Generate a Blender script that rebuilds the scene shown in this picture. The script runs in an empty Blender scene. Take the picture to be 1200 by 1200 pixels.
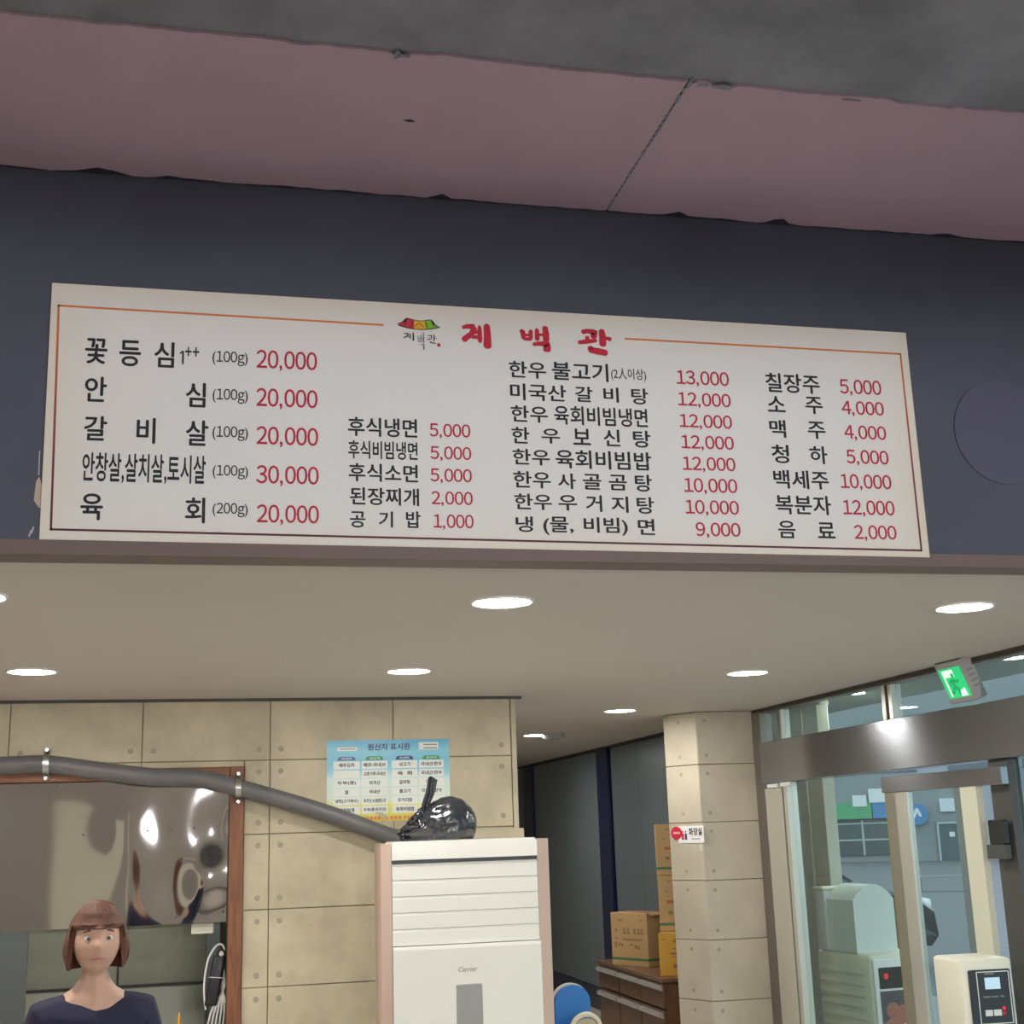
import bpy, bmesh, math, random
from mathutils import Vector, Matrix, noise

random.seed(7)
S = bpy.context.scene
COL = S.collection
PI = math.pi

# ------------------------------------------------------------------ camera
FPX, YAW, PITCH, ROLL = 1559.1, 0.2294, 0.2369, -0.0325
cd = bpy.data.cameras.new('camera')
cd.sensor_width = 36.0
cd.sensor_fit = 'HORIZONTAL'
cd.lens = FPX / 1200.0 * 36.0
cd.clip_start, cd.clip_end = 0.05, 300
cam = bpy.data.objects.new('camera', cd)
COL.objects.link(cam)
fw = Vector((math.sin(YAW) * math.cos(PITCH), math.cos(YAW) * math.cos(PITCH), math.sin(PITCH)))
rt = Vector((math.cos(YAW), -math.sin(YAW), 0))
up = rt.cross(fw)
r2 = rt * math.cos(ROLL) + up * math.sin(ROLL)
u2 = up * math.cos(ROLL) - rt * math.sin(ROLL)
m = Matrix((r2, u2, -fw)).transposed().to_4x4()
cam.matrix_world = Matrix.Translation((0, 0, 1.75)) @ m
S.camera = cam

# ------------------------------------------------------------------ view, sky
S.view_settings.view_transform = 'Standard'
S.view_settings.look = 'None'
S.view_settings.gamma = 1.0
S.view_settings.use_curve_mapping = False
S.view_settings.exposure = 0.3

W = bpy.data.worlds.new('overcast_sky')
S.world = W
W.use_nodes = True
nt = W.node_tree
bg = nt.nodes['Background']
bg.inputs[0].default_value = (0.72, 0.86, 1.0, 1)
bg.inputs[1].default_value = 1.5

DOWNLIGHT = 125.0      # radiance of the recessed ceiling lamps
PENDANT = 6500.0        # radiance of the added, unseen pendant bulbs
KITCHEN = 75.0

# ------------------------------------------------------------------ materials
MATS = {}
def mat(name, col, rough=0.5, metal=0.0, var=0.0, vscale=4.0, bump=0.0, bscale=60.0, emit=None, estr=0.0,
        col2=None, aniso=0.0, spec=None, coat=0.0, stretch=None):
    if name in MATS: return MATS[name]
    M = bpy.data.materials.new(name); M.use_nodes = True
    N, L = M.node_tree.nodes, M.node_tree.links
    b = N['Principled BSDF']
    b.inputs['Base Color'].default_value = (*col, 1)
    b.inputs['Roughness'].default_value = rough
    b.inputs['Metallic'].default_value = metal
    if spec is not None: b.inputs['Specular IOR Level'].default_value = spec
    if aniso: b.inputs['Anisotropic'].default_value = aniso
    if coat: b.inputs['Coat Weight'].default_value = coat
    if emit:
        b.inputs['Emission Color'].default_value = (*emit, 1); b.inputs['Emission Strength'].default_value = estr
    if var or bump:
        tc = N.new('ShaderNodeTexCoord'); mp = N.new('ShaderNodeMapping')
        g = N.new('ShaderNodeNewGeometry')
        L.new(g.outputs['Position'], mp.inputs['Vector'])
        if stretch: mp.inputs['Scale'].default_value = stretch
    if var:
        n = N.new('ShaderNodeTexNoise'); n.inputs['Scale'].default_value = vscale; n.inputs['Detail'].default_value = 6
        n.inputs['Roughness'].default_value = 0.62
        L.new(mp.outputs[0], n.inputs['Vector'])
        r = N.new('ShaderNodeValToRGB')
        c2 = col2 or tuple(max(0, c * (1 - var)) for c in col)
        r.color_ramp.elements[0].position = 0.32; r.color_ramp.elements[1].position = 0.66
        r.color_ramp.elements[0].color = (*c2, 1); r.color_ramp.elements[1].color = (*col, 1)
        L.new(n.outputs['Fac'], r.inputs['Fac']); L.new(r.outputs[0], b.inputs['Base Color'])
    if bump:
        n2 = N.new('ShaderNodeTexNoise'); n2.inputs['Scale'].default_value = bscale; n2.inputs['Detail'].default_value = 4
        L.new(mp.outputs[0], n2.inputs['Vector'])
        bp = N.new('ShaderNodeBump'); bp.inputs['Strength'].default_value = bump; bp.inputs['Distance'].default_value = 0.01
        L.new(n2.outputs['Fac'], bp.inputs['Height']); L.new(bp.outputs[0], b.inputs['Normal'])
    MATS[name] = M
    return M

def glass_mat(name, tint, refl=.04, rough=0.0):
    M = bpy.data.materials.new(name); M.use_nodes = True
    N, L = M.node_tree.nodes, M.node_tree.links
    N.remove(N['Principled BSDF'])
    o = N['Material Output']; t = N.new('ShaderNodeBsdfTransparent'); t.inputs[0].default_value = (*tint, 1)
    gl = N.new('ShaderNodeBsdfGlossy'); gl.inputs['Roughness'].default_value = rough; gl.inputs[0].default_value = (.95, 1, .97, 1)
    lw = N.new('ShaderNodeLayerWeight'); pw_ = N.new('ShaderNodeMath'); pw_.operation = 'POWER'; pw_.inputs[1].default_value = 5.0
    L.new(lw.outputs['Facing'], pw_.inputs[0]); lw.inputs[0].default_value = .5
    f = N.new('ShaderNodeMath'); f.operation = 'MULTIPLY_ADD'; f.inputs[1].default_value = .95; f.inputs[2].default_value = refl
    L.new(pw_.outputs[0], f.inputs[0])
    mx = N.new('ShaderNodeMixShader')
    L.new(f.outputs[0], mx.inputs[0]); L.new(t.outputs[0], mx.inputs[1]); L.new(gl.outputs[0], mx.inputs[2]); L.new(mx.outputs[0], o.inputs[0])
    MATS[name] = M
    return M

def wood_mat(name, c1, c2, axis='Z', rough=0.42):
    M = bpy.data.materials.new(name); M.use_nodes = True
    N, L = M.node_tree.nodes, M.node_tree.links
    b = N['Principled BSDF']; b.inputs['Roughness'].default_value = rough
    g = N.new('ShaderNodeNewGeometry'); mp = N.new('ShaderNodeMapping')
    mp.inputs['Scale'].default_value = {'X': (1.2, 14, 14), 'Y': (14, 1.2, 14), 'Z': (14, 14, 1.2)}[axis]
    L.new(g.outputs['Position'], mp.inputs[0])
    n = N.new('ShaderNodeTexNoise'); n.inputs['Scale'].default_value = 2.5; n.inputs['Detail'].default_value = 8; n.inputs['Distortion'].default_value = 1.2
    L.new(mp.outputs[0], n.inputs['Vector'])
    r = N.new('ShaderNodeValToRGB'); r.color_ramp.elements[0].position = .35; r.color_ramp.elements[1].position = .7
    r.color_ramp.elements[0].color = (*c2, 1); r.color_ramp.elements[1].color = (*c1, 1)
    L.new(n.outputs['Fac'], r.inputs[0]); L.new(r.outputs[0], b.inputs['Base Color'])
    MATS[name] = M
    return M

# ------------------------------------------------------------------ mesh building
class MB:
    """collects faces; build() links them as one mesh object"""
    def __init__(s): s.v, s.f, s.mi, s.sm = [], [], [], []
    def add(s, vs, fs, mi=0, smooth=False):
        k = len(s.v); s.v += [Vector(p) for p in vs]
        for f in fs: s.f.append([i + k for i in f]); s.mi.append(mi); s.sm.append(smooth)
        return s
    def box(s, x0, x1, y0, y1, z0, z1, mi=0, bev=0.0):
        if bev <= 0:
            vs = [(x, y, z) for z in (z0, z1) for y in (y0, y1) for x in (x0, x1)]
            return s.add(vs, [(0, 2, 3, 1), (4, 5, 7, 6), (0, 1, 5, 4), (2, 6, 7, 3), (0, 4, 6, 2), (1, 3, 7, 5)], mi)
        bm = bmesh.new(); bmesh.ops.create_cube(bm, size=1)
        for v in bm.verts:
            v.co = Vector(((x0 + x1) / 2 + v.co.x * (x1 - x0), (y0 + y1) / 2 + v.co.y * (y1 - y0), (z0 + z1) / 2 + v.co.z * (z1 - z0)))
        bmesh.ops.bevel(bm, geom=bm.edges[:], offset=bev, segments=2 if bev > .006 else 1, affect='EDGES', profile=.5, clamp_overlap=True)
        return s.bm(bm, mi, bev > .006)
    def bm(s, bm, mi=0, smooth=False):
        bm.verts.index_update()
        s.add([v.co for v in bm.verts], [[v.index for v in f.verts] for f in bm.faces], mi, smooth); bm.free()
        return s
    def cyl(s, p0, p1, r0, r1=None, n=20, mi=0, caps=True, smooth=True):
        r1 = r0 if r1 is None else r1
        return s.tube([p0, p1], [r0, r1], n, mi, caps, smooth)
    def tube(s, pts, rad, n=12, mi=0, caps=True, smooth=True, closed=False):
        pts = [Vector(p) for p in pts]; m_ = len(pts)
        if not isinstance(rad, (list, tuple)): rad = [rad] * m_
        prev = None; vs = []
        for i, p in enumerate(pts):
            if closed: t = pts[(i + 1) % m_] - pts[i - 1]
            else: t = pts[min(i + 1, m_ - 1)] - pts[max(i - 1, 0)]
            t.normalize()
            if prev is None:
                a = Vector((0, 0, 1)) if abs(t.z) < .9 else Vector((0, 1, 0))
                u = t.cross(a).normalized()
            else:
                u = (prev - t * prev.dot(t)).normalized()
            prev = u; w = t.cross(u)
            for k in range(n):
                a = 2 * PI * k / n
                vs.append(p + u * (math.cos(a) * rad[i]) + w * (math.sin(a) * rad[i]))
        fs = []
        for i in range(m_ if closed else m_ - 1):
            j = (i + 1) % m_
            for k in range(n):
                fs.append((i * n + k, i * n + (k + 1) % n, j * n + (k + 1) % n, j * n + k))
        s.add(vs, fs, mi, smooth)
        if caps and not closed:
            s.add(vs[:n], [tuple(range(n))[::-1]], mi); s.add(vs[-n:], [tuple(range(n))], mi)
        return s
    def prism(s, poly, d, axis='Z', o=0.0, mi=0):
        """extrude a 2-D polygon: axis Y -> (x,z) outline, from o to o+d"""
        def P(a, b, c): return {'Z': (a, b, c), 'Y': (a, c, b), 'X': (c, a, b)}[axis]
        n = len(poly)
        vs = [P(a, b, o) for a, b in poly] + [P(a, b, o + d) for a, b in poly]
        fs = [tuple(range(n)), tuple(range(2 * n - 1, n - 1, -1))]
        fs += [(i, i + n, (i + 1) % n + n, (i + 1) % n) for i in range(n)]
        return s.add(vs, fs, mi)
    def lathe(s, prof, c=(0, 0, 0), n=24, mi=0):
        vs, fs = [], []
        for r, z in prof:
            for k in range(n): vs.append((c[0] + r * math.cos(2 * PI * k / n), c[1] + r * math.sin(2 * PI * k / n), c[2] + z))
        for i in range(len(prof) - 1):
            for k in range(n): fs.append((i * n + k, i * n + (k + 1) % n, (i + 1) * n + (k + 1) % n, (i + 1) * n + k))
        return s.add(vs, fs, mi, True)
    def grid(s, fn, nu, nv, mi=0, smooth=True):
        vs = [fn(i / nu, j / nv) for j in range(nv + 1) for i in range(nu + 1)]
        fs = [(j * (nu + 1) + i, j * (nu + 1) + i + 1, (j + 1) * (nu + 1) + i + 1, (j + 1) * (nu + 1) + i) for j in range(nv) for i in range(nu)]
        return s.add(vs, fs, mi, smooth)
    def ribbon(s, pts, M, mi=0, n=6):
        """flat brush stroke: pts (u,v,width), M maps (u,v)->world"""
        P = []
        for i in range(len(pts) - 1):
            a, b = pts[i], pts[i + 1]
            for k in range(n): P.append(tuple(a[q] + (b[q] - a[q]) * k / n for q in range(3)))
        P.append(pts[-1]); vs = []
        for i, p in enumerate(P):
            q0, q1 = P[max(i - 1, 0)], P[min(i + 1, len(P) - 1)]
            t = Vector((q1[0] - q0[0], q1[1] - q0[1])); t = t.normalized() if t.length else Vector((1, 0))
            w = p[2] * (1 if 0 < i < len(P) - 1 else .45)
            vs += [M(p[0] - t.y * w, p[1] + t.x * w), M(p[0] + t.y * w, p[1] - t.x * w)]
        return s.add(vs, [(2 * i, 2 * i + 1, 2 * i + 3, 2 * i + 2) for i in range(len(P) - 1)], mi)
    def mesh(s, name, mats, parent=None, world=True):
        me = bpy.data.meshes.new(name)
        vs = s.v
        if parent is not None and world:
            inv = mw(parent).inverted(); vs = [inv @ p for p in vs]
        me.from_pydata(vs, [], s.f)
        for k in (mats if isinstance(mats, (list, tuple)) else [mats]): me.materials.append(k)
        for p, i, q in zip(me.polygons, s.mi, s.sm): p.material_index = i; p.use_smooth = q
        bm = bmesh.new(); bm.from_mesh(me)
        bmesh.ops.remove_doubles(bm, verts=bm.verts, dist=1e-6)
        bmesh.ops.recalc_face_normals(bm, faces=bm.faces); bm.to_mesh(me); bm.free()
        return me
    def build(s, name, mats, parent=None, world=False):
        o = bpy.data.objects.new(name, s.mesh(name, mats, parent, world)); COL.objects.link(o)
        if parent is not None: o.parent = parent
        return o

def mw(o):
    M = Matrix.Translation(o.location) @ o.rotation_euler.to_matrix().to_4x4()
    return mw(o.parent) @ M if o.parent else M
def tag(o, label, cat, group=None):
    o['label'] = label; o['category'] = cat
    if group: o['group'] = group
    return o
def thing(name, label, cat, loc=(0, 0, 0), rz=0.0, group=None):
    o = bpy.data.objects.new(name, None); COL.objects.link(o)
    o.empty_display_size = .1; o.location = loc; o.rotation_euler = (0, 0, rz)
    return tag(o, label, cat, group)
def struct(o, label=None):
    o['kind'] = 'structure'
    if label: o['label'] = label
    return o
def piece(name, me, parent, loc=(0, 0, 0)):
    o = bpy.data.objects.new(name, me); COL.objects.link(o); o.parent = parent; o.location = loc
    return o
def box(name, dims, m_, parent=None, bev=0.0, world=False):
    return MB().box(*dims, bev=bev).build(name, m_, parent, world)
def copy_thing(root, loc, label, rz=None):
    r = root.copy(); COL.objects.link(r); r.location = loc; r['label'] = label
    if rz is not None: r.rotation_euler = (0, 0, rz)
    for ch in root.children:
        c = ch.copy(); COL.objects.link(c); c.parent = r
        for g in ch.children:
            d = g.copy(); COL.objects.link(d); d.parent = c
    return r

def number_mesh(s):
    # figures set one by one from the grotesque full-width glyphs, with proportional spacing
    bm = bmesh.new(); x = 0.0
    for ch in s:
        if ch.isdigit() or ch == 'g':
            k = text_mesh(chr(ord(ch) + 0xFEE0)); dx = x - .205; adv = .59
        else:
            k = text_mesh(ch); dx = x; adv = .28 if ch == ',' else .36
        k.transform(Matrix.Translation((dx, 0, 0))); bm.from_mesh(k); bpy.data.meshes.remove(k); x += adv
    me = bpy.data.meshes.new('lettering'); bm.to_mesh(me); bm.free()
    return me
def text_mesh(s, bold=0.0, shear=0.0):
    c = bpy.data.curves.new('lettering', 'FONT'); c.body = s; c.offset = bold; c.shear = shear; c.resolution_u = 3
    o = bpy.data.objects.new('lettering', c); COL.objects.link(o)
    bpy.context.view_layer.update()
    me = bpy.data.meshes.new_from_object(o.evaluated_get(bpy.context.evaluated_depsgraph_get()))
    bpy.data.objects.remove(o); bpy.data.curves.remove(c)
    return me
def lettering(s, rect, M, m_, parent, bold=0.0, shear=0.0, name='lettering', world=True):
    """text fitted into rect (u0,u1,v0,v1); M maps (u,v) to a point"""
    me = number_mesh(s) if len(s) > 3 and all(c in '0123456789,()g' for c in s) else text_mesh(s, 0.0, shear)
    xs = [v.co.x for v in me.vertices]; ys = [v.co.y for v in me.vertices]
    a0, a1, b0, b1 = min(xs), max(xs), min(ys), max(ys)
    inv = mw(parent).inverted() if world else Matrix()
    q0 = Vector(M(0, 0)); nrm = (Vector(M(1, 0)) - q0).cross(Vector(M(0, 1)) - q0).normalized()
    if bold > 0:          # heavier weight: the same outlines again, shifted by a hair
        bm = bmesh.new()
        for i, (dx, dy) in enumerate(((0, 0), (bold, 0), (-bold, 0), (0, bold * .8), (0, -bold * .8))):
            k = me.copy(); k.transform(Matrix.Translation((dx, dy, i))); bm.from_mesh(k); bpy.data.meshes.remove(k)
        bm.to_mesh(me); bm.free()
        xs = [v.co.x for v in me.vertices]; ys = [v.co.y for v in me.vertices]
        a0, a1, b0, b1 = min(xs), max(xs), min(ys), max(ys)
    for v in me.vertices:
        u = rect[0] + (v.co.x - a0) / (a1 - a0) * (rect[1] - rect[0]); w = rect[2] + (v.co.y - b0) / (b1 - b0) * (rect[3] - rect[2])
        v.co = inv @ (Vector(M(u, w)) + nrm * (v.co.z * .00015))
    me.materials.clear(); me.materials.append(m_)
    o = bpy.data.objects.new(name, me); COL.objects.link(o); o.parent = parent
    return o

# ------------------------------------------------------------------ palette
tile_m = mat('cement_tile', (.60, .525, .375), .55, var=.28, vscale=3.4, bump=.12, bscale=30)
plug_m = mat('tie_hole_plug', (.36, .315, .235), .7)
grout_m = mat('joint_grout', (.36, .305, .205), .8)
ptile_m = mat('pillar_tile', (.56, .50, .40), .5, var=.2, vscale=2.2, bump=.1, bscale=25)
ceil_m = mat('ceiling_paint', (.60, .555, .51), .75, var=.03, vscale=1.2)
navy_m = mat('bulkhead_paint', (.085, .095, .135), .6, var=.2, vscale=1.8, bump=.05, bscale=40)
slab_m = mat('concrete_slab', (.32, .335, .39), .85, var=.45, vscale=2.2, bump=.5, bscale=18)
pink_m = mat('pink_foam_board', (.55, .405, .51), .8, var=.1, vscale=1.6, bump=.06, bscale=30)
darkgap_m = mat('sealant_and_gap_shade', (.035, .03, .05), .8)
browntrim_m = mat('brown_edge_trim', (.17, .125, .115), .55)
blacktrim_m = mat('dark_trim', (.05, .042, .035), .5)
wood_m = wood_mat('red_brown_wood', (.27, .105, .042), (.16, .055, .022), 'Z')
woodx_m = wood_mat('red_brown_wood_header', (.27, .105, .042), (.16, .055, .022), 'X')
cabinet_m = wood_mat('walnut_laminate', (.20, .105, .06), (.13, .065, .036), 'Z', .4)
steel_m = mat('polished_steel_sheet', (.62, .61, .60), .045, 1.0)
brushed_m = mat('brushed_steel', (.40, .42, .46), .20, 1.0, aniso=.9)
brushed_m.node_tree.nodes['Principled BSDF'].inputs['Anisotropic Rotation'].default_value = .25
bright_m = mat('bright_steel_frame', (.70, .69, .62), .25, .55)
bronze_m = mat('bronze_frame', (.27, .25, .23), .35, .85)
white_m = mat('white_plastic', (.80, .80, .78), .35)
cream_m = mat('cream_plastic', (.76, .74, .62), .4)
acw_m = mat('gloss_white_panel', (.80, .80, .745), .22, coat=.3)
rose_m = mat('rose_gold_trim', (.60, .44, .36), .35, .25)
grey_m = mat('grey_display', (.32, .32, .31), .25)
black_m = mat('black_plastic', (.02, .021, .024), .35)
bag_m = mat('black_bag_film', (.018, .02, .026), .2, spec=.7)
pipe_m = mat('grey_pvc', (.15, .145, .15), .45, var=.2, vscale=6)
clamp_m = mat('zinc_clamp', (.55, .55, .55), .3, 1.0)
panel_m = mat('blue_grey_panel', (.20, .245, .27), .33, .2, var=.06, vscale=.8)
post_m = mat('navy_post', (.010, .018, .065), .3)
card_m = mat('cardboard', (.62, .41, .20), .75, var=.08, vscale=5)
yellow_m = mat('yellow_carton', (.72, .40, .06), .6)
floor2_m = mat('wood_floor_low_bounce', (.24, .20, .165), .5, var=.2, vscale=1.5, stretch=(1, 6, 1))
floor_m = mat('floor_vinyl', (.60, .56, .50), .45, var=.12, vscale=1.5)
plaster_m = mat('plaster_wall', (.46, .41, .35), .8, var=.05, vscale=1)
fridge_m = mat('grey_green_enamel', (.34, .36, .29), .38, .15)
shop_glass = glass_mat('shop_glass', (.83, .90, .88), .045)
ink_k = mat('black_ink', (.015, .015, .02), .6)
ink_r = mat('red_ink', (.50, .013, .05), .6)
ink_title = mat('title_red_ink', (.55, .02, .05), .6)
ink_g = mat('grey_ink', (.25, .25, .24), .6)

# ================================================================== THE SETTING
XL, XG, YR, YB, YW, CZ, SZ = -3.6, 3.93, -6.0, 3.88, 8.03, 2.57, 3.75
struct(box('floor', (XL - .1, XG + .02, YB, 17.1, -.1, 0), floor_m), 'beige vinyl floor')
struct(box('floor_dining', (XL - .1, XG + .02, YR - .1, YB - .001, -.1, 0), floor2_m), 'wooden floor of the unseen front room, darkened to cut bounce light')  # unseen floor made dark so less light bounces up to the slab
struct(box('wall_left', (XL - .12, XL, YR, 17, 0, SZ), plaster_m))
struct(box('wall_rear', (XL - .12, XG + .1, YR - .12, YR, 0, SZ), plaster_m))
struct(box('door_added', (-2.45, -1.62, YR, YR + .05, 0, 2.5), mat('ivory_reflector', (.86, .79, .60), .5), bev=.004), 'tall ivory door in the rear wall, added for its reflection')  # unseen, added as a cream reflection for the steel sheet
struct(box('trim_added', (-1.02, -.92, YR, YR + .06, 0, 2.9), mat('ivory_reflector', (.86, .79, .60), .5), bev=.004), 'ivory strip on the rear wall, added for its reflection')  # unseen strip added to give the steel sheet a second pale reflection
struct(box('wall_right', (XG, XG + .14, YR, YB, CZ, SZ), plaster_m))
struct(box('wall_right_near', (XG, XG + .14, YR, -1.2, 0, CZ), plaster_m))
struct(box('wall_end', (1.86, XG, 17, 17.1, 0, CZ), plaster_m))
struct(box('wall_corridor', (1.74, 1.856, YW + .04, 17, 0, CZ), plaster_m))

# dropped ceiling and the bulkhead that carries the menu board
struct(box('ceiling', (XL, XG + .14, YB + .002, 17, CZ, CZ + .1), ceil_m), 'smooth beige dropped ceiling')
bulk = struct(box('wall_bulkhead', (XL, XG, YB, YB + .12, CZ + .03, SZ), navy_m), 'dark navy painted bulkhead above the opening')
struct(box('trim_1', (XL, XG, YB - .006, YB + .12, CZ - .012, CZ + .03), browntrim_m), 'brown edge strip along the bulkhead foot')
struct(box('trim_2', (XL, 1.89, YW - .03, YW + .02, CZ - .016, CZ), blacktrim_m), 'thin dark strip where tiled wall meets ceiling')
struct(box('trim_3', (XG - .02, XG, YB + .12, 17, CZ - .022, CZ), blacktrim_m), 'thin dark strip along the ceiling edge')

# rough slab with pink insulation boards let in along the bulkhead
slab = struct(box('ceiling_slab', (XL, XG + .14, YR, YB + .12, SZ, SZ + .12), slab_m), 'rough grey concrete slab above')
def jag(x0, x1, y, amp, step=.035, seed=0.0, chips=()):
    pts = []; x = x0
    while x < x1:
        d = noise.noise(Vector((x * 7, seed, 0))) * amp + noise.noise(Vector((x * 31, seed, 5))) * amp * .5
        for cx, cw, ch in chips:
            if abs(x - cx) < cw: d -= ch * (1 - abs(x - cx) / cw)
        pts.append((x, y + d)); x += step * (.5 + random.random())
    pts.append((x1, y)); return pts
chips = [(.70, .03, .035), (1.50, .035, .03), (1.86, .05, .045), (-.15, .05, .02), (2.5, .06, .02), (-.35, .08, .025)]
for x0, x1 in ((XL, -1.17), (-1.17, 1.253), (1.259, XG)):
    far = jag(x0, x1, 3.862, .014, seed=3.1, chips=chips)
    near = jag(x0, x1, 3.075, .012, step=.02, seed=9.7, chips=[(.46, .03, -.025), (.2, .05, -.012), (1.36, .05, -.02), (1.26, .02, -.02), (1.9, .04, -.012), (2.05, .03, -.015)])
    MB().prism(far + near[::-1], .008, 'Z', SZ - .008).build('insulation_board', pink_m, slab)
MB().prism(jag(XL, XG, 3.84, .004) + [(XG, YB), (XL, YB)], .003, 'Z', SZ - .0035).build('sealant_strip', darkgap_m, slab)
# grey smears of slab paint over the board edge, small chips
for cx, w, h in ((1.36, .035, .012), (1.30, .02, .008), (1.262, .006, .03), (.47, .02, .008), (.45, .008, .02), (1.75, .03, .006)):
    pts = [(cx + w * math.cos(a) * (.7 + .5 * random.random()), 3.085 + h * math.sin(a) * (.7 + .5 * random.random())) for a in [k * 2 * PI / 11 for k in range(11)]]
    MB().prism(pts, .002, 'Z', SZ - .0095).build('paint_smear', slab_m, slab)
MB().prism([(.513, 3.405), (.535, 3.40), (.548, 3.408), (.53, 3.413)], .002, 'Z', SZ - .0095).build('chip', darkgap_m, slab)
for k in range(26):      # the rough filled joint between the two boards
    y = 3.11 + k * .029 + random.uniform(-.006, .006); w = .004 + .004 * random.random() * (1 if y < 3.6 else .4)
    MB().prism([(1.256 - w, y), (1.256 + w * .7, y + .003), (1.256 + w, y + .024), (1.256 - w * .6, y + .02)], .002, 'Z', SZ - .0095).build('joint_filler', slab_m, slab)
# peeled paint beside the board
peel_m = mat('peeled_plaster', (.52, .43, .36), .8); chalk_m = mat('chalk_mark', (.5, .5, .53), .8)
MB().prism([(-.488, 2.77), (-.480, 2.785), (-.468, 2.75), (-.465, 2.69), (-.478, 2.695), (-.491, 2.715)], .001, 'Y', YB - .001).build('peeled_paint', peel_m, bulk)
MB().prism([(-.484, 2.862), (-.481, 2.862), (-.480, 2.79), (-.483, 2.79)], .001, 'Y', YB - .001).build('scratch', chalk_m, bulk)
for x, z in ((-.497, 2.618), (-.491, 2.628)):
    MB().prism([(x - .004, z - .008), (x, z - .01), (x + .005, z + .009), (x + .001, z + .01)], .001, 'Y', YB - .001).build('chalk_mark', chalk_m, bulk)
tag(MB().cyl((2.64, YB - .006, 3.03), (2.64, YB, 3.03), .185, n=48).build('blanking_plate', mat('purple_grey_paint', (.095, .095, .15), .5)),
    'round dark purple blanking plate on the bulkhead right of the menu board', 'cover plate')

# ---------------------------------------------------------------- tiled back wall with the kitchen hatch
OX0, OX1, OZ0, OZ1 = -2.7, .144, .72, 2.112
back = MB()
for b in ((XL, OX0, 0, CZ), (OX1, 1.74, 0, CZ), (OX0, OX1, 0, OZ0), (OX0, OX1, OZ1, CZ)):
    back.box(b[0], b[1], YW + .014, YW + .13, b[2], b[3])
back = struct(back.build('wall_back', grout_m), 'beige cement tiled wall')
def subtract(r, h):
    x0, x1, z0, z1 = r; a0, a1, c0, c1 = h
    if a0 >= x1 or a1 <= x0 or c0 >= z1 or c1 <= z0: return [r]
    out = []
    if x0 < a0: out.append((x0, a0, z0, z1))
    if x1 > a1: out.append((a1, x1, z0, z1))
    u0, u1 = max(x0, a0), min(x1, a1)
    if z0 < c0: out.append((u0, u1, z0, c0))
    if z1 > c1: out.append((u0, u1, c1, z1))
    return out
HOLE = (OX0 - .08, .226, OZ0 - .03, 2.175)
xs = [.372 + .7255 * k for k in range(-6, 3)]
zs = [.112 - .42] + [.112 + .42 * k for k in range(7)]
cache = {}
for i in range(len(xs) - 1):
    for j in range(len(zs) - 1):
        full = (xs[i], xs[i + 1], zs[j], zs[j + 1])
        r = (max(full[0], XL), min(full[1], 1.822), max(full[2], 0), min(full[3], CZ))
        if r[1] - r[0] < .02 or r[3] - r[2] < .02: continue
        for p in subtract(r, HOLE):
            if p[1] - p[0] < .02 or p[3] - p[2] < .015: continue
            ox, oz = (p[0] + p[1]) / 2, (p[2] + p[3]) / 2
            key = tuple(round(q, 3) for q in (p[0] - full[0], full[1] - p[1], p[2] - full[2], full[3] - p[3]))
            if key not in cache:
                b = MB().box(p[0] - ox + .0025, p[1] - ox - .0025, 0, .016, p[2] - oz + .0025, p[3] - oz - .0025, bev=.002)
                for hx in (full[0] + .063, full[1] - .063):
                    for hz in (full[2] + .064, full[3] - .064):
                        if p[0] + .02 < hx < p[1] - .02 and p[2] + .02 < hz < p[3] - .0:
                            b.cyl((hx - ox, -.0012, hz - oz), (hx - ox, .002, hz - oz), .0155, .0185, n=14, mi=1)
                cache[key] = b.mesh('tile', [tile_m, plug_m])
            piece('tile', cache[key], back, (ox, YW, oz))
struct(MB().box(1.824, 1.856, YW - .004, YW + .04, 0, CZ, bev=.004).build('trim_4', tile_m), 'tile-coloured corner bead at the wall end')
struct(MB().box(1.36, 1.872, YW - .06, YW - .006, 0, 1.78, bev=.004).build('trim_5', tile_m), 'low beige ledge behind the air conditioner')

# wooden hatch frame
fr = struct(MB().box(.144, .226, YW - .03, YW + .15, OZ0, 2.178, bev=.004).build('trim_6', wood_m), 'red-brown wooden hatch frame')
box('frame_header', (OX0 - .08, .1435, YW - .028, YW + .15, 2.112, 2.175), woodx_m, fr, .004)
box('frame_jamb', (OX0 - .08, OX0, YW - .03, YW + .15, OZ0, 2.111), wood_m, fr, .004)
box('frame_sill', (OX0 - .08, .26, YW - .10, YW + .22, OZ0 - .04, OZ0 - .001), woodx_m, fr, .004)

# kitchen shell behind the hatch
kit_m = mat('kitchen_wall_paint', (.33, .34, .35), .6)
struct(box('wall_kitchen', (OX0 - .3, 1.74, 10.6, 10.7, 0, CZ), kit_m))
struct(box('wall_kitchen_side', (.33, .43, YW + .14, 10.6, 0, CZ), kit_m))

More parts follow.
